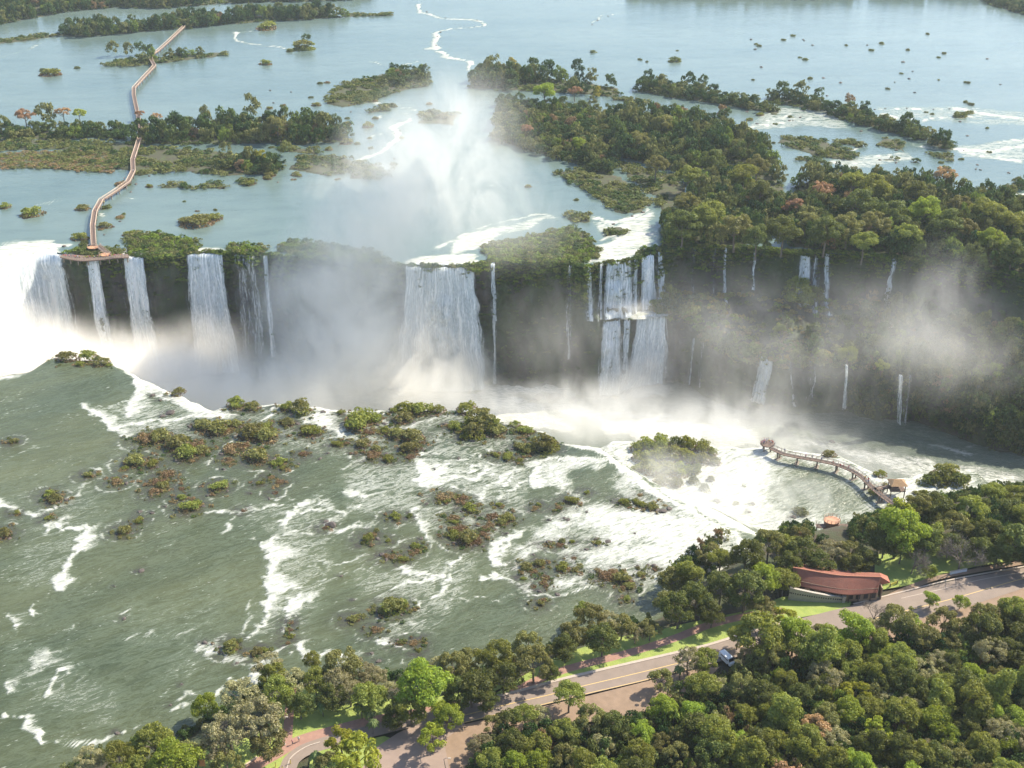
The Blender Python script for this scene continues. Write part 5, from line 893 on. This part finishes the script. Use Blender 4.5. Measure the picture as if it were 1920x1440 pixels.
lk = empty('lookout_terrace', (*at(180, 480, 1.5), 1.5)); tag(lk, 'curved viewing terrace on the cliff edge where the long footbridge ends', 'lookout'); o0 = lk.location
fr = smooth_line(ats([(112,482),(130,486),(155,489),(190,487),(215,484),(242,483)], 1.5)); bk = smooth_line(ats([(116,477),(132,477),(158,479),(190,479),(215,477),(240,476)], 1.5)); mb = MB(); mb.prism([(p[0]-o0[0], p[1]-o0[1]) for p in fr]+[(p[0]-o0[0], p[1]-o0[1]) for p in bk[::-1]], -.4, 0); mb.build('deck', M_deck, lk)
rl = MB(); q = [Vector((p[0]-o0[0], p[1]-o0[1]+.15, 0)) for p in fr]
for h in (.45, .8, 1.15): rl.tube([k+Vector((0, 0, h)) for k in q], .07, 4)
for k in q: rl.box((k.x, k.y, .57), (.12, .12, 1.15))
rl.build('railing', M_rail, lk)
for k in q[3::5]: mb = MB(); mb.box((k.x, k.y+.8, -1.6), (.5, .5, 2.6)); mb.build('pier', M_pier, lk)
walkway('short slanting ramp joining the footbridge to the cliff lookout', None, 2.4, -1.0, lines=[p3([(183,460),(192,468),(205,478)], 2.0)])
for px, py, lb in ((174, 463, 'small orange platform at the foot of the long footbridge'), (196, 477, 'orange tiled corner platform behind the lookout railing')):
    c_ = at(px, py, 2.2); r_ = empty('platform', (*c_, 2.2)); tag(r_, lb, 'platform'); mb = MB(); mb.prism([(math.cos(k*math.pi/3)*3.0, math.sin(k*math.pi/3)*2.6) for k in range(6)], -.3, 0); mb.build('deck', plain('orange_paving', (.50, .26, .14), .85, .2, 1.0), r_); mb = MB()
    for k in range(6): a = (math.cos(k*math.pi/3)*2.8, math.sin(k*math.pi/3)*2.4); b = (math.cos((k+1)*math.pi/3)*2.8, math.sin((k+1)*math.pi/3)*2.4); mb.tube([(a[0], a[1], 1.05), (b[0], b[1], 1.05)], .06, 4); mb.box((a[0], a[1], .5), (.12, .12, 1.05))
    mb.build('railing', M_rail, r_); mb = MB(); mb.box((0, 0, -1.6), (2, 2, 2.6)); mb.build('pier', M_pier, r_)
zl = LEDGE+3.2
walkway('curved catwalk over the foaming ledge, brown deck on leaning piers', None, 2.2, LEDGE-.5, step=7.5, lines=[p3([(1446,840),(1470,851),(1500,857),(1530,862),(1560,868),(1582,875),(1600,883),(1618,895),(1632,910),(1640,918)], zl), p3([(1640,918),(1655,930),(1672,943),(1690,953)], zl), p3([(1640,918),(1655,913),(1672,912)], zl)])
c_ = at(1439, 831, zl); r_ = empty('platform', (*c_, zl)); tag(r_, 'crowded round platform at the far end of the curved catwalk', 'platform'); mb = MB(); mb.prism([(math.cos(k*math.pi/5)*2.9, math.sin(k*math.pi/5)*2.9) for k in range(10)], -.35, 0); mb.build('deck', M_deck, r_); mb = MB()
for k in range(10): a = (math.cos(k*math.pi/5)*2.8, math.sin(k*math.pi/5)*2.8); b = (math.cos((k+1)*math.pi/5)*2.8, math.sin((k+1)*math.pi/5)*2.8); mb.tube([(*a, 1.1), (*b, 1.1)], .06, 4); mb.tube([(*a, .6), (*b, .6)], .04, 4); mb.box((*a, .55), (.12, .12, 1.1))
mb.build('railing', M_rail, r_)
for k in range(4): mb = MB(); mb.box((math.cos(k*1.57+.7)*1.8, math.sin(k*1.57+.7)*1.8, -2), (.45, .45, 3.6)); mb.build('pier', M_pier, r_)
c_ = at(1681, 915, zl); r_ = empty('shelter', (*c_, zl)); tag(r_, 'small thatched lookout shelter on posts at the bend of the curved catwalk', 'shelter'); mb = MB(); mb.box((0, 0, -.15), (5.6, 4.4, .3)); mb.build('deck', M_deck, r_); mb = MB()
M_thatch = plain('thatch', (.30, .19, .10), .95, .35, 2.0, .6); mb.add([(-3.1, -2.6, 2.3), (3.1, -2.6, 2.3), (3.1, 2.6, 2.3), (-3.1, 2.6, 2.3), (-1.2, 0, 3.8), (1.2, 0, 3.8)], [(0, 1, 5, 4), (2, 3, 4, 5), (1, 2, 5), (3, 0, 4), (3, 2, 1, 0)]); mb.build('roof', M_thatch, r_)
for a in ((-2.5, -1.9), (2.5, -1.9), (2.5, 1.9), (-2.5, 1.9)): mb = MB(); mb.box((*a, -.6), (.3, .3, 5.8)); mb.build('post', M_pier, r_)
mb = MB(); mb.tube([(-2.7, -2.1, 1), (2.7, -2.1, 1)], .06, 4); mb.tube([(-2.7, 2.1, 1), (2.7, 2.1, 1)], .06, 4); mb.tube([(2.7, -2.1, 1), (2.7, 2.1, 1)], .06, 4); mb.build('railing', M_rail, r_)
# lift tower on the bank
zt = -4.0; c_ = at(1560, 975, zt); r_ = empty('lift_tower', (*c_, zt)); tag(r_, 'brick observation tower with an orange paved top beside the foaming ledge', 'tower'); M_brick = plain('tower_brick', (.26, .145, .10), .9, .3, 1.2)
mb = MB(); oc = [(math.cos(k*math.pi/6+.26)*2.5, math.sin(k*math.pi/6+.26)*2.2) for k in range(12)]; mb.prism(oc, -16, -.3); mb.build('shaft', M_brick, r_); mb = MB(); mb.prism([(p[0]*1.12, p[1]*1.12) for p in oc], -.3, 0); mb.build('platform', plain('orange_paving', (.48, .25, .15), .85, .2, 1.0), r_)
mb = MB()
for k in range(12): a = (oc[k][0]*1.08, oc[k][1]*1.08); b = (oc[(k+1) % 12][0]*1.08, oc[(k+1) % 12][1]*1.08); mb.tube([(*a, 1.1), (*b, 1.1)], .07, 4); mb.tube([(*a, .55), (*b, .55)], .05, 4); mb.box((*a, .55), (.14, .14, 1.1))
mb.build('railing', M_rail, r_)
for sg in (-1, 1):
    mb = MB(); mb.box((sg*3.9, -1.2, -1.6), (3.0, 2.2, .25)); mb.box((sg*5.2, -1.2, -6), (.3, .3, 9)); mb.box((sg*5.3, -2.2, -1.0), (.1, .1, 1.1)); mb.box((sg*5.3, -.2, -1.0), (.1, .1, 1.1)); mb.tube([(sg*5.3, -2.2, -.5), (sg*5.3, -.2, -.5)], .06, 4); mb.tube([(sg*2.6, -2.2, -.5), (sg*5.3, -2.2, -.5)], .06, 4); mb.build('landing', M_deck, r_)
mb = MB(); mb.box((0, -2.25, -2.6), (1.5, .3, 2.2)); mb.box((1.6, -1.8, -2.6), (.8, .3, 1.8)); mb.build('window', M_dark, r_)
# ================================================================== van, posts, signs
M_white = plain('white_paint', (.80, .80, .80), .35, .04, 1.0); M_rub = plain('rubber', (.02, .02, .02), .9, .2, 3.0)
c_ = at(1363, 1236, 5.4); van = empty('van', (*c_, GZ+.07), R(-60)); tag(van, 'white van parked at the wooded edge of the road', 'van')
def loft(secs, mat, name, parent):
    V = []; Fq = []
    for x, w, z0, z1, ww in secs:
        V += [(x, -w, z0), (x, -w, (z0+z1)*.55), (x, -ww, z1), (x, ww, z1), (x, w, (z0+z1)*.55), (x, w, z0)]
    for i in range(len(secs)-1):
        for k in range(6): a = i*6+k; b = i*6+(k+1) % 6; Fq.append((a, b, b+6, a+6))
    Fq += [tuple(range(5, -1, -1)), tuple(range(len(V)-6, len(V)))]; mb = MB(); mb.add(V, Fq); return mb.build(name, mat, parent)
loft([(-2.45, .9, .45, 2.0, .78), (-2.35, .98, .35, 2.2, .85), (.9, .98, .32, 2.25, .86), (1.35, .98, .32, 2.15, .82), (1.9, .96, .32, 1.35, .84), (2.4, .93, .35, 1.1, .8), (2.55, .85, .45, .85, .75)], M_white, 'body', van)
mb = MB(); mb.add([(1.40, -.76, 2.05), (1.40, .76, 2.05), (1.92, .82, 1.36), (1.92, -.82, 1.36)], [(0, 3, 2, 1)]); mb.v = [(a[0]+.03, a[1], a[2]+.03) for a in mb.v]; mb.build('windscreen', M_dark, van)
for sg in (-1, 1): mb = MB(); mb.box((-.2, sg*.93, 1.62), (3.0, .05, .38)); mb.build('side_window', M_dark, van)
for x in (-1.6, 1.6):
    for sg in (-1, 1): mb = MB(); mb.tube([(x, sg*.78, .34), (x, sg*1.0, .34)], .34, 14); mb.build('wheel', M_rub, van)
M_metal = plain('grey_metal', (.16, .15, .14), .5, .15, 2.0, metal=.4)
def pole(px, py, h, label, top='lamp', lean=0.0, name='lamp_post'):
    x, y = at(px, py, GZ); r_ = empty(name, (x, y, GZ)); tag(r_, label, 'post' if name != 'lamp_post' else 'lamp post'); mb = MB(); mb.tube([(0, 0, 0), (lean*h, 0, h)], [.11, .07], 8); mb.build('pole', M_metal, r_); mb = MB(); mb.box((0, 0, .1), (.4, .4, .2)); mb.build('base', M_conc, r_)
    if top == 'lamp': mb = MB(); mb.tube([(lean*h, 0, h), (lean*h+.5, 0, h+.35), (lean*h+1.1, 0, h+.35)], .05, 6); mb.build('arm', M_metal, r_); mb = MB(); mb.box((lean*h+1.3, 0, h+.32), (.7, .3, .14)); mb.build('lamp_head', M_kerb, r_)
    if top == 'sign': mb = MB(); mb.box((lean*h, -.08, h-.5), (1.6, .06, 2.2)); mb.build('panel', plain('orange_panel', (.62, .26, .10), .7, .1, 1.0), r_)
pole(534, 1396, 9.0, 'tall thin dark lamp post at the end of the red footpath')
pole(846, 1492, 12.0, 'dark lamp post leaning over the parking lot at the bottom edge', lean=-.12)
pole(381, 1445, 3.2, 'orange panel sign on a post among the pale trees at bottom left', 'sign', name='sign')
pole(1012, 1260, 3.5, 'short lamp post beside the lawn footpath', lean=0)
for px, py in ((517, 1438), (530, 1444), (545, 1432)):
    x, y = at(px, py, GZ); r_ = empty('bollard', (x, y, GZ+.05)); mb = MB(); mb.tube([(0, 0, 0), (0, 0, 1.3)], .12, 8); mb.build('post', plain('yellow_post', (.60, .45, .10), .6, .15, 2.0), r_); mb = MB(); mb.tube([(0, 0, 1.3), (0, 0, 1.42)], [.14, .08], 8); mb.build('cap', M_rub, r_)
    tag(r_, {517: 'leftmost of three yellow bollards at the curve of the side road', 530: 'middle one of three yellow bollards at the side road curve', 545: 'rightmost of three yellow bollards at the curve of the side road'}[px], 'bollard', 'yellow bollards at the side road')
x, y = at(1675, 1098, GZ); r_ = empty('barrier', (x, y, GZ+.04), .5); tag(r_, 'yellow striped barrier at the right end of the red-roofed pavilion', 'barrier'); M_yb = plain('yellow_board', (.70, .52, .06), .6, .1, 2.0)
for z_ in (.5, 1.0): mb = MB(); mb.box((0, 0, z_), (3.4, .1, .3)); mb.build('board', M_yb, r_)
for s in (-1.4, 1.4): mb = MB(); mb.box((s, 0, .6), (.12, .4, 1.3)); mb.build('leg', M_metal, r_)
a0, a1 = at(1781, 1077, GZ), at(1812, 1071, GZ); r_ = empty('low_wall', (*a0, GZ)); tag(r_, 'low white wall behind the trunk of the leafless tree', 'wall'); mb = MB(); an = math.atan2(a1[1]-a0[1], a1[0]-a0[0]); L_ = math.hypot(a1[0]-a0[0], a1[1]-a0[1]); mb.box((L_/2*math.cos(an), L_/2*math.sin(an), .5), (L_, .35, 1.0), an); mb.build('masonry', M_white, r_); mb = MB(); mb.box((L_/2*math.cos(an), L_/2*math.sin(an), 1.05), (L_+.1, .45, .1), an); mb.build('coping', M_conc, r_)
a0, a1 = at(458, 1438, GZ), at(483, 1421, GZ); r_ = empty('bench', (*a0, GZ)); tag(r_, 'long low wooden bench beside the reddish path at bottom left', 'bench'); an = math.atan2(a1[1]-a0[1], a1[0]-a0[0]); L_ = math.hypot(a1[0]-a0[0], a1[1]-a0[1]); mb = MB(); mb.box((L_/2*math.cos(an), L_/2*math.sin(an), .45), (L_, .5, .1), an); mb.build('seat', M_rail, r_)
for k in (.15, .5, .85): mb = MB(); mb.box((L_*k*math.cos(an), L_*k*math.sin(an), .2), (.15, .45, .4), an); mb.build('leg', M_conc, r_)
# ================================================================== people
def person_mesh(shirt, name='person', arm=0.0):
    bm_ = bpy.data.meshes.new('p'); J = [(0,0,.95,.13),(0,0,1.15,.14),(0,0,1.38,.15),(0,0,1.50,.055),(0,.02,1.60,.09),(0,.03,1.70,.075),
        (.20,0,1.40,.055),(.27,.02,1.14,.042),(.25,.14,.92,.035),(-.20,0,1.40,.055),(-.27,.02,1.14,.042),(-.24,.16,.95,.035),(.10,0,.88,.085),(.11,.03,.48,.06),(.11,0,.09,.045),(.11,.14,.04,.04),(-.10,0,.88,.085),(-.12,-.03,.48,.06),(-.12,-.05,.09,.045),(-.12,.09,.04,.04)]
    E = [(0,1),(1,2),(2,3),(3,4),(4,5),(2,6),(6,7),(7,8),(2,9),(9,10),(10,11),(0,12),(12,13),(13,14),(14,15),(0,16),(16,17),(17,18),(18,19)]
    bm_.from_pydata([j[:3] for j in J], E, []); o = bpy.data.objects.new('p', bm_); COL.objects.link(o); md = o.modifiers.new('s', 'SKIN'); sd = o.modifiers.new('d', 'SUBSURF'); sd.levels = 1
    for i, j in enumerate(J): bm_.skin_vertices[0].data[i].radius = (j[3], j[3])
    bm_.skin_vertices[0].data[0].use_root = True
    dg = bpy.context.evaluated_depsgraph_get(); me = bpy.data.meshes.new_from_object(o.evaluated_get(dg)); bpy.data.objects.remove(o); me.name = name
    me.materials.clear()
    for m_ in (shirt, PM['trousers'], PM['skin'], PM['hair']): me.materials.append(m_)
    for f in me.polygons:
        c_ = f.center; f.material_index = 1 if c_.z < .93 and abs(c_.x) < .2 and c_.z > .1 else (3 if c_.z > 1.66 or (c_.z > 1.56 and c_.y < -.02) else (2 if c_.z > 1.49 or (abs(c_.x) > .2 and c_.z < 1.2) else (1 if c_.z < .5 else 0)))
        f.use_smooth = True
    return me
PM = {'trousers': plain('dark_trousers', (.05, .06, .09), .9, .1), 'skin': plain('skin', (.45, .28, .2), .6, .05), 'hair': plain('hair', (.03, .02, .015), .7, .1)}
PC = [('white', (.75, .75, .72)), ('red', (.55, .08, .06)), ('dark blue', (.06, .09, .25)), ('yellow', (.6, .5, .1)), ('pink', (.6, .25, .3))]
PMESH = [person_mesh(plain('cloth', c, .85, .1)) for _, c in PC]
def people(n, region_px, z, where, group, seed):
    rr = random.Random(seed); L = ats(region_px, z); k = 0; tries = 0; placed = []
    while k < n and tries < 3000:
        tries += 1; s = rr.random()*(len(L)-1); i = int(s); q = L[i]+(L[i+1]-L[i])*(s-i); x, y = q[0]+rr.uniform(-.9, .9), q[1]+rr.uniform(-.7, .7)
        if any((x-a)**2+(y-b)**2 < .36 for a, b in placed): continue
        placed.append((x, y)); c_ = rr.randrange(5); o = link('person', PMESH[c_]); o.location = (x, y, z-.02); o.rotation_euler = (0, 0, math.pi+rr.uniform(-.9, .9)); sc_ = rr.uniform(.92, 1.06); o.scale = (sc_,)*3
        tag(o, f'person in a {PC[c_][0]} top standing {where}', 'person', f'{group}, {PC[c_][0]} tops'); k += 1
people(34, [(118,481),(150,485),(190,484),(236,480)], 1.5, 'in the crowd on the cliff lookout terrace', 'people on the lookout terrace', 1)
people(12, [(1429,832),(1439,829),(1449,833)], zl, 'on the crowded round platform of the catwalk', 'people on the round platform', 2)
people(14, [(1460,847),(1530,862),(1600,883),(1632,910)], zl, 'on the curved catwalk above the foam', 'people on the curved catwalk', 3)
people(10, [(176,440),(180,395),(215,360),(250,320),(257,275)], 2.4, 'on the long footbridge over the upper river', 'people on the long footbridge', 4)
people(3, [(486,1421),(540,1400),(560,1392)], GZ+.06, 'on the reddish path near the bench', 'people on the reddish path', 5)
# ================================================================== labels: each says what sets its thing apart
LAND_ = {'near': [('the white van', 1363, 1233), ('the red-roofed pavilion', 1575, 1090), ('the pale stone wall', 1528, 1118), ('the brick tower', 1560, 980), ('the leafless tree', 1805, 1040), ('the yellow barrier', 1675, 1098), ('the thin lamp post', 534, 1370), ('the parking lot', 780, 1400), ('the lawn footpath', 1120, 1240), ('the biggest lime tree', 792, 1285), ('the bottom right corner', 1920, 1440), ('the thatched shelter', 1681, 912), ('the bottom left corner', 0, 1440), ('the paired lime crowns', 1655, 1235), ('the pink forest crown', 1590, 1348), ('the umbrella crown', 1342, 1365), ('the leaning lamp post', 800, 1420), ('the road leaving at the right', 1850, 1090)],
'bush': [('the rim islet at far left', 150, 672), ('the mossy rim rock', 335, 735), ('the tallest rim shrub', 910, 800), ('the rim-fall shrub', 1020, 838), ('the long red-brown shoal', 860, 1000), ('the leafy ledge islet', 1265, 870), ('the curved catwalk', 1550, 868), ('the wide white rapids', 1200, 1000), ('the zigzag foam line', 490, 1090), ('the lone calm-water shrub', 740, 1138), ('the bank trees', 900, 1240), ('the bushy shoal at left', 350, 840), ('the stream between bushes', 460, 820), ('the thin red rock strip', 545, 1180), ('the left edge', 0, 960), ('the crowded platform', 1439, 831), ('the central waterfall', 825, 600), ('the thin foam line at the left', 110, 1060)],
'far': [('the long footbridge', 250, 180), ('the cliff lookout terrace', 178, 482), ('the tall plume', 850, 250), ('the salmon crown', 1490, 388), ('the central waterfall', 825, 500), ('the two-tier falls', 1180, 520), ('the upper right corner', 1920, 0), ('the upper left corner', 0, 0), ('the far right rapids', 1870, 285), ('the three falls out of the woods', 1525, 480), ('the midstream palm', 1392, 185), ('the zigzag weir of foam', 860, 50), ('the footbridge island', 250, 240), ('the foam weir by the mist', 740, 250), ('the right spray plume', 1770, 540), ('the yellow crown left of the mist', 488, 292)]}
DESC = {'L': 'lime green round-crowned tree', 'G': 'fresh green leafy tree', 'D': 'dark green dense tree', 'O': 'dull olive tree', 'P': 'pale grey-olive feathery tree', 'Y': 'yellow-green open tree', 'V': 'tall creeper-hung green tree', 'F': 'flat-topped olive tree', 'R': 'pinkish brown crowned tree', 'B': 'leafless grey tree', 'K': 'palm tree',
 'g': 'green shrub', 'o': 'olive shrub', 'r': 'red-brown grassy tuft', 't': 'tall olive shrub', 'd': 'dark green shrub', 'k': 'dark wet rock'}
CATS = {'B': 'tree', 'K': 'palm', 'k': 'rock'}
def octant(dx, dy):
    a = math.degrees(math.atan2(-dy, dx)) % 360; return ['right of', 'upper right of', 'above', 'upper left of', 'left of', 'lower left of', 'below', 'lower right of'][int(((a+22.5) % 360)//45)]
ORD = ['nearest', 'second', 'third', 'fourth', 'fifth', 'sixth', 'seventh', 'eighth', 'ninth', 'tenth', 'eleventh', 'twelfth', 'thirteenth', 'fourteenth', 'fifteenth', 'sixteenth', 'seventeenth', 'eighteenth', 'nineteenth', 'twentieth']
buck = {}
for th in THINGS:
    o, k, px, py, w, grp = th; fam = 'far' if grp in ('far', 'upper', 'cliff') or py < 560 else ('bush' if grp in ('bush', 'rock', 'ledge') else 'near')
    lm = min(LAND_[fam], key=lambda l: (l[1]-px)**2+(l[2]-py)**2*1.5); dx, dy = px-lm[1], py-lm[2]; size = 'small ' if (w < 20 and k in 'gordt') or (w < 10 and k == 'k') or (w < 45 and fam == 'near') else ('large ' if w > 74 or (w > 42 and k in 'gordt') else '')
    where = octant(dx, dy) if math.hypot(dx, dy) > w*.35 else 'right at'; buck.setdefault((size+DESC[k], where, lm[0]), []).append((math.hypot(dx, dy), o, k, grp))
for (d_, w_, l_), lst in buck.items():
    lst.sort(key=lambda q: q[0])
    for i, (_, o, k, grp) in enumerate(lst):
        pre = '' if len(lst) == 1 else (ORD[i]+' ' if i < 20 else f'{i+1}th ')
        tag(o, (f'the {pre}{d_} {w_} {l_}' if pre else f'{d_} {w_} {l_}'), CATS.get(k, 'shrub' if k in 'gordt' else 'tree'),
            {'tree': 'trees of the near forest and bank', 'far': 'trees standing out beyond the falls', 'cliff': 'trees on the cliff terrace', 'bush': 'shrubs in the near rapids', 'ledge': 'shrubs on the lower ledge', 'upper': 'small islets of the upper river', 'rock': 'rocks in the water'}[grp])

for o in sc.objects:
    if o.get('label') and len(o['label'].split()) > 16: print('LONG', o['label'])
# ================================================================== mist and haze
def mist_mat(name, dens, nscale, lo, hi, aniso=0.0, col=(1.0, 0.975, 0.925)):
    t = NT(name); oc = t.n('TexCoord').outputs['Object']; pos = t.n('NewGeometry').outputs['Position']
    r = t.n('VectorMath', {0: oc}, operation='LENGTH').outputs['Value']
    fall = t.math('POWER', t.math('SUBTRACT', 1.0, t.math('MINIMUM', r, 1.0)), 1.25)
    n = t.noise(t.n('Mapping', {'Vector': pos, 'Scale': (1, 1, .6), 'Rotation': (0, .5, 0)}), nscale, 6.0, 0.68, 1.8)
    k = t.ramp(t.math('ADD', n, t.math('MULTIPLY', fall, 0.16)), lo, hi)
    d = t.math('MULTIPLY', t.math('MULTIPLY', fall, k), dens)
    v = t.n('VolumePrincipled', {'Color': c3(*col), 'Density': d, 'Anisotropy': aniso})
    t.t.links.new(v.outputs[0], t.out.inputs[1]); return t.m
def ico():
    import bmesh
    bm = bmesh.new(); bmesh.ops.create_icosphere(bm, subdivisions=3, radius=1.0); me = bpy.data.meshes.new('mist'); bm.to_mesh(me); bm.free(); return me
def mist(label, dens, nscale, lo, hi, blobs, **k):
    m = mist_mat('mist_air', dens, nscale, lo, hi, **k); me = ico(); me.materials.append(m)
    root = empty('mist'); tag(root, label, 'mist', kind='stuff')
    for (px, py, D, rx, ry, rz) in blobs:       # px, py seen at ground distance D; radii in metres
        D = 398+(D-239)*1.337; ry = ry*1.4; d = ray(px, py); tt = D/d[1]
        o = link('mist_cloud', me, root, (d[0]*tt, D, CH+d[2]*tt)); o.scale = (rx, ry, rz)
MIST = 1
if MIST:
    mist('dense white spray filling the left end of the gorge', 0.07, 0.034, .38, .66,
         [(-60,700,296,60,34,32),(60,712,298,56,30,30),(150,730,296,52,28,28),(250,735,292,50,28,27),(350,745,288,46,26,26),(440,750,284,44,26,25),(20,640,318,40,20,24),(130,660,322,40,18,22),(240,670,322,34,16,22),(380,660,326,34,16,24),(-60,610,318,40,22,26),(540,745,276,40,22,22)], col=(1.0, .965, .90))
    mist('dense drifting spray hanging between the broad left fall and the central waterfall', 0.030, 0.038, .43, .64,
         [(600,660,296,46,30,38),(680,570,308,46,32,40),(620,510,316,38,28,34),(620,720,286,50,26,28),(540,550,318,28,22,28),(700,640,306,40,28,32),(700,450,320,40,30,32)], col=(1.0, .96, .89))
    mist('tall wispy spray plume drifting above the upper river', 0.0125, 0.048, .45, .61,
         [(700,430,320,50,34,40),(780,350,326,52,34,40),(850,400,330,44,30,36),(800,290,330,46,32,36),(880,230,334,32,28,28),(740,260,332,34,24,28),(850,190,334,40,26,24),(660,380,326,40,28,32),(930,310,336,32,26,30),(960,420,338,44,26,28),(760,340,330,44,30,36)])
    mist('spray cloud at the foot of the central waterfall', 0.085, 0.06, .42, .64,
         [(830,670,334,30,16,24),(790,700,330,26,16,20),(870,700,330,24,14,16),(760,730,300,50,22,16),(1190,700,334,26,12,16),(1180,730,326,24,12,10),(1180,578,341,20,8,6),(660,640,324,30,18,28)])
    mist('thin lit veil of spray over the right cliffs', 0.0105, 0.034, .42, .64,
         [(1750,650,300,60,30,34),(1350,620,300,60,30,34),(1500,700,290,60,30,30),(1300,760,285,60,28,24),(1050,640,312,40,24,34),(1650,600,310,50,28,30),(1450,790,272,60,26,20)], col=(.98, .95, .90))
    mist('spray plume rising before the wooded cliff at right', 0.018, 0.04, .46, .64,
         [(1770,540,325,26,18,30),(1730,640,315,30,18,34),(1830,690,310,40,20,30)], col=(.98, .95, .90))
    mist('bright spray over the rapids of the lower ledge', 0.05, 0.055, .43, .64,
         [(1290,950,195,30,16,10),(1230,880,215,24,14,9),(1400,930,200,30,16,9),(1370,880,218,22,12,8),(1520,930,200,20,14,6),(1180,810,262,50,20,14),(1300,800,262,40,18,16),(1400,808,262,36,18,16),(1060,780,272,46,20,16),(1500,850,255,40,18,12),(1620,880,250,40,16,10),(1130,760,290,50,20,16),(900,760,280,50,18,12)], col=(.99, .97, .92))
# the air of the valley
t = NT('haze_air'); v = t.n('VolumePrincipled', {'Color': c3(.86, .93, 1.0), 'Density': 0.00006, 'Anisotropy': 0.2}); t.t.links.new(v.outputs[0], t.out.inputs[1])
mb = MB(); mb.box((0, 2000, 64), (6000, 4500, 284)); hz = mb.build('haze', t.m); tag(hz, 'thin bluish haze over the valley', 'haze', kind='stuff')
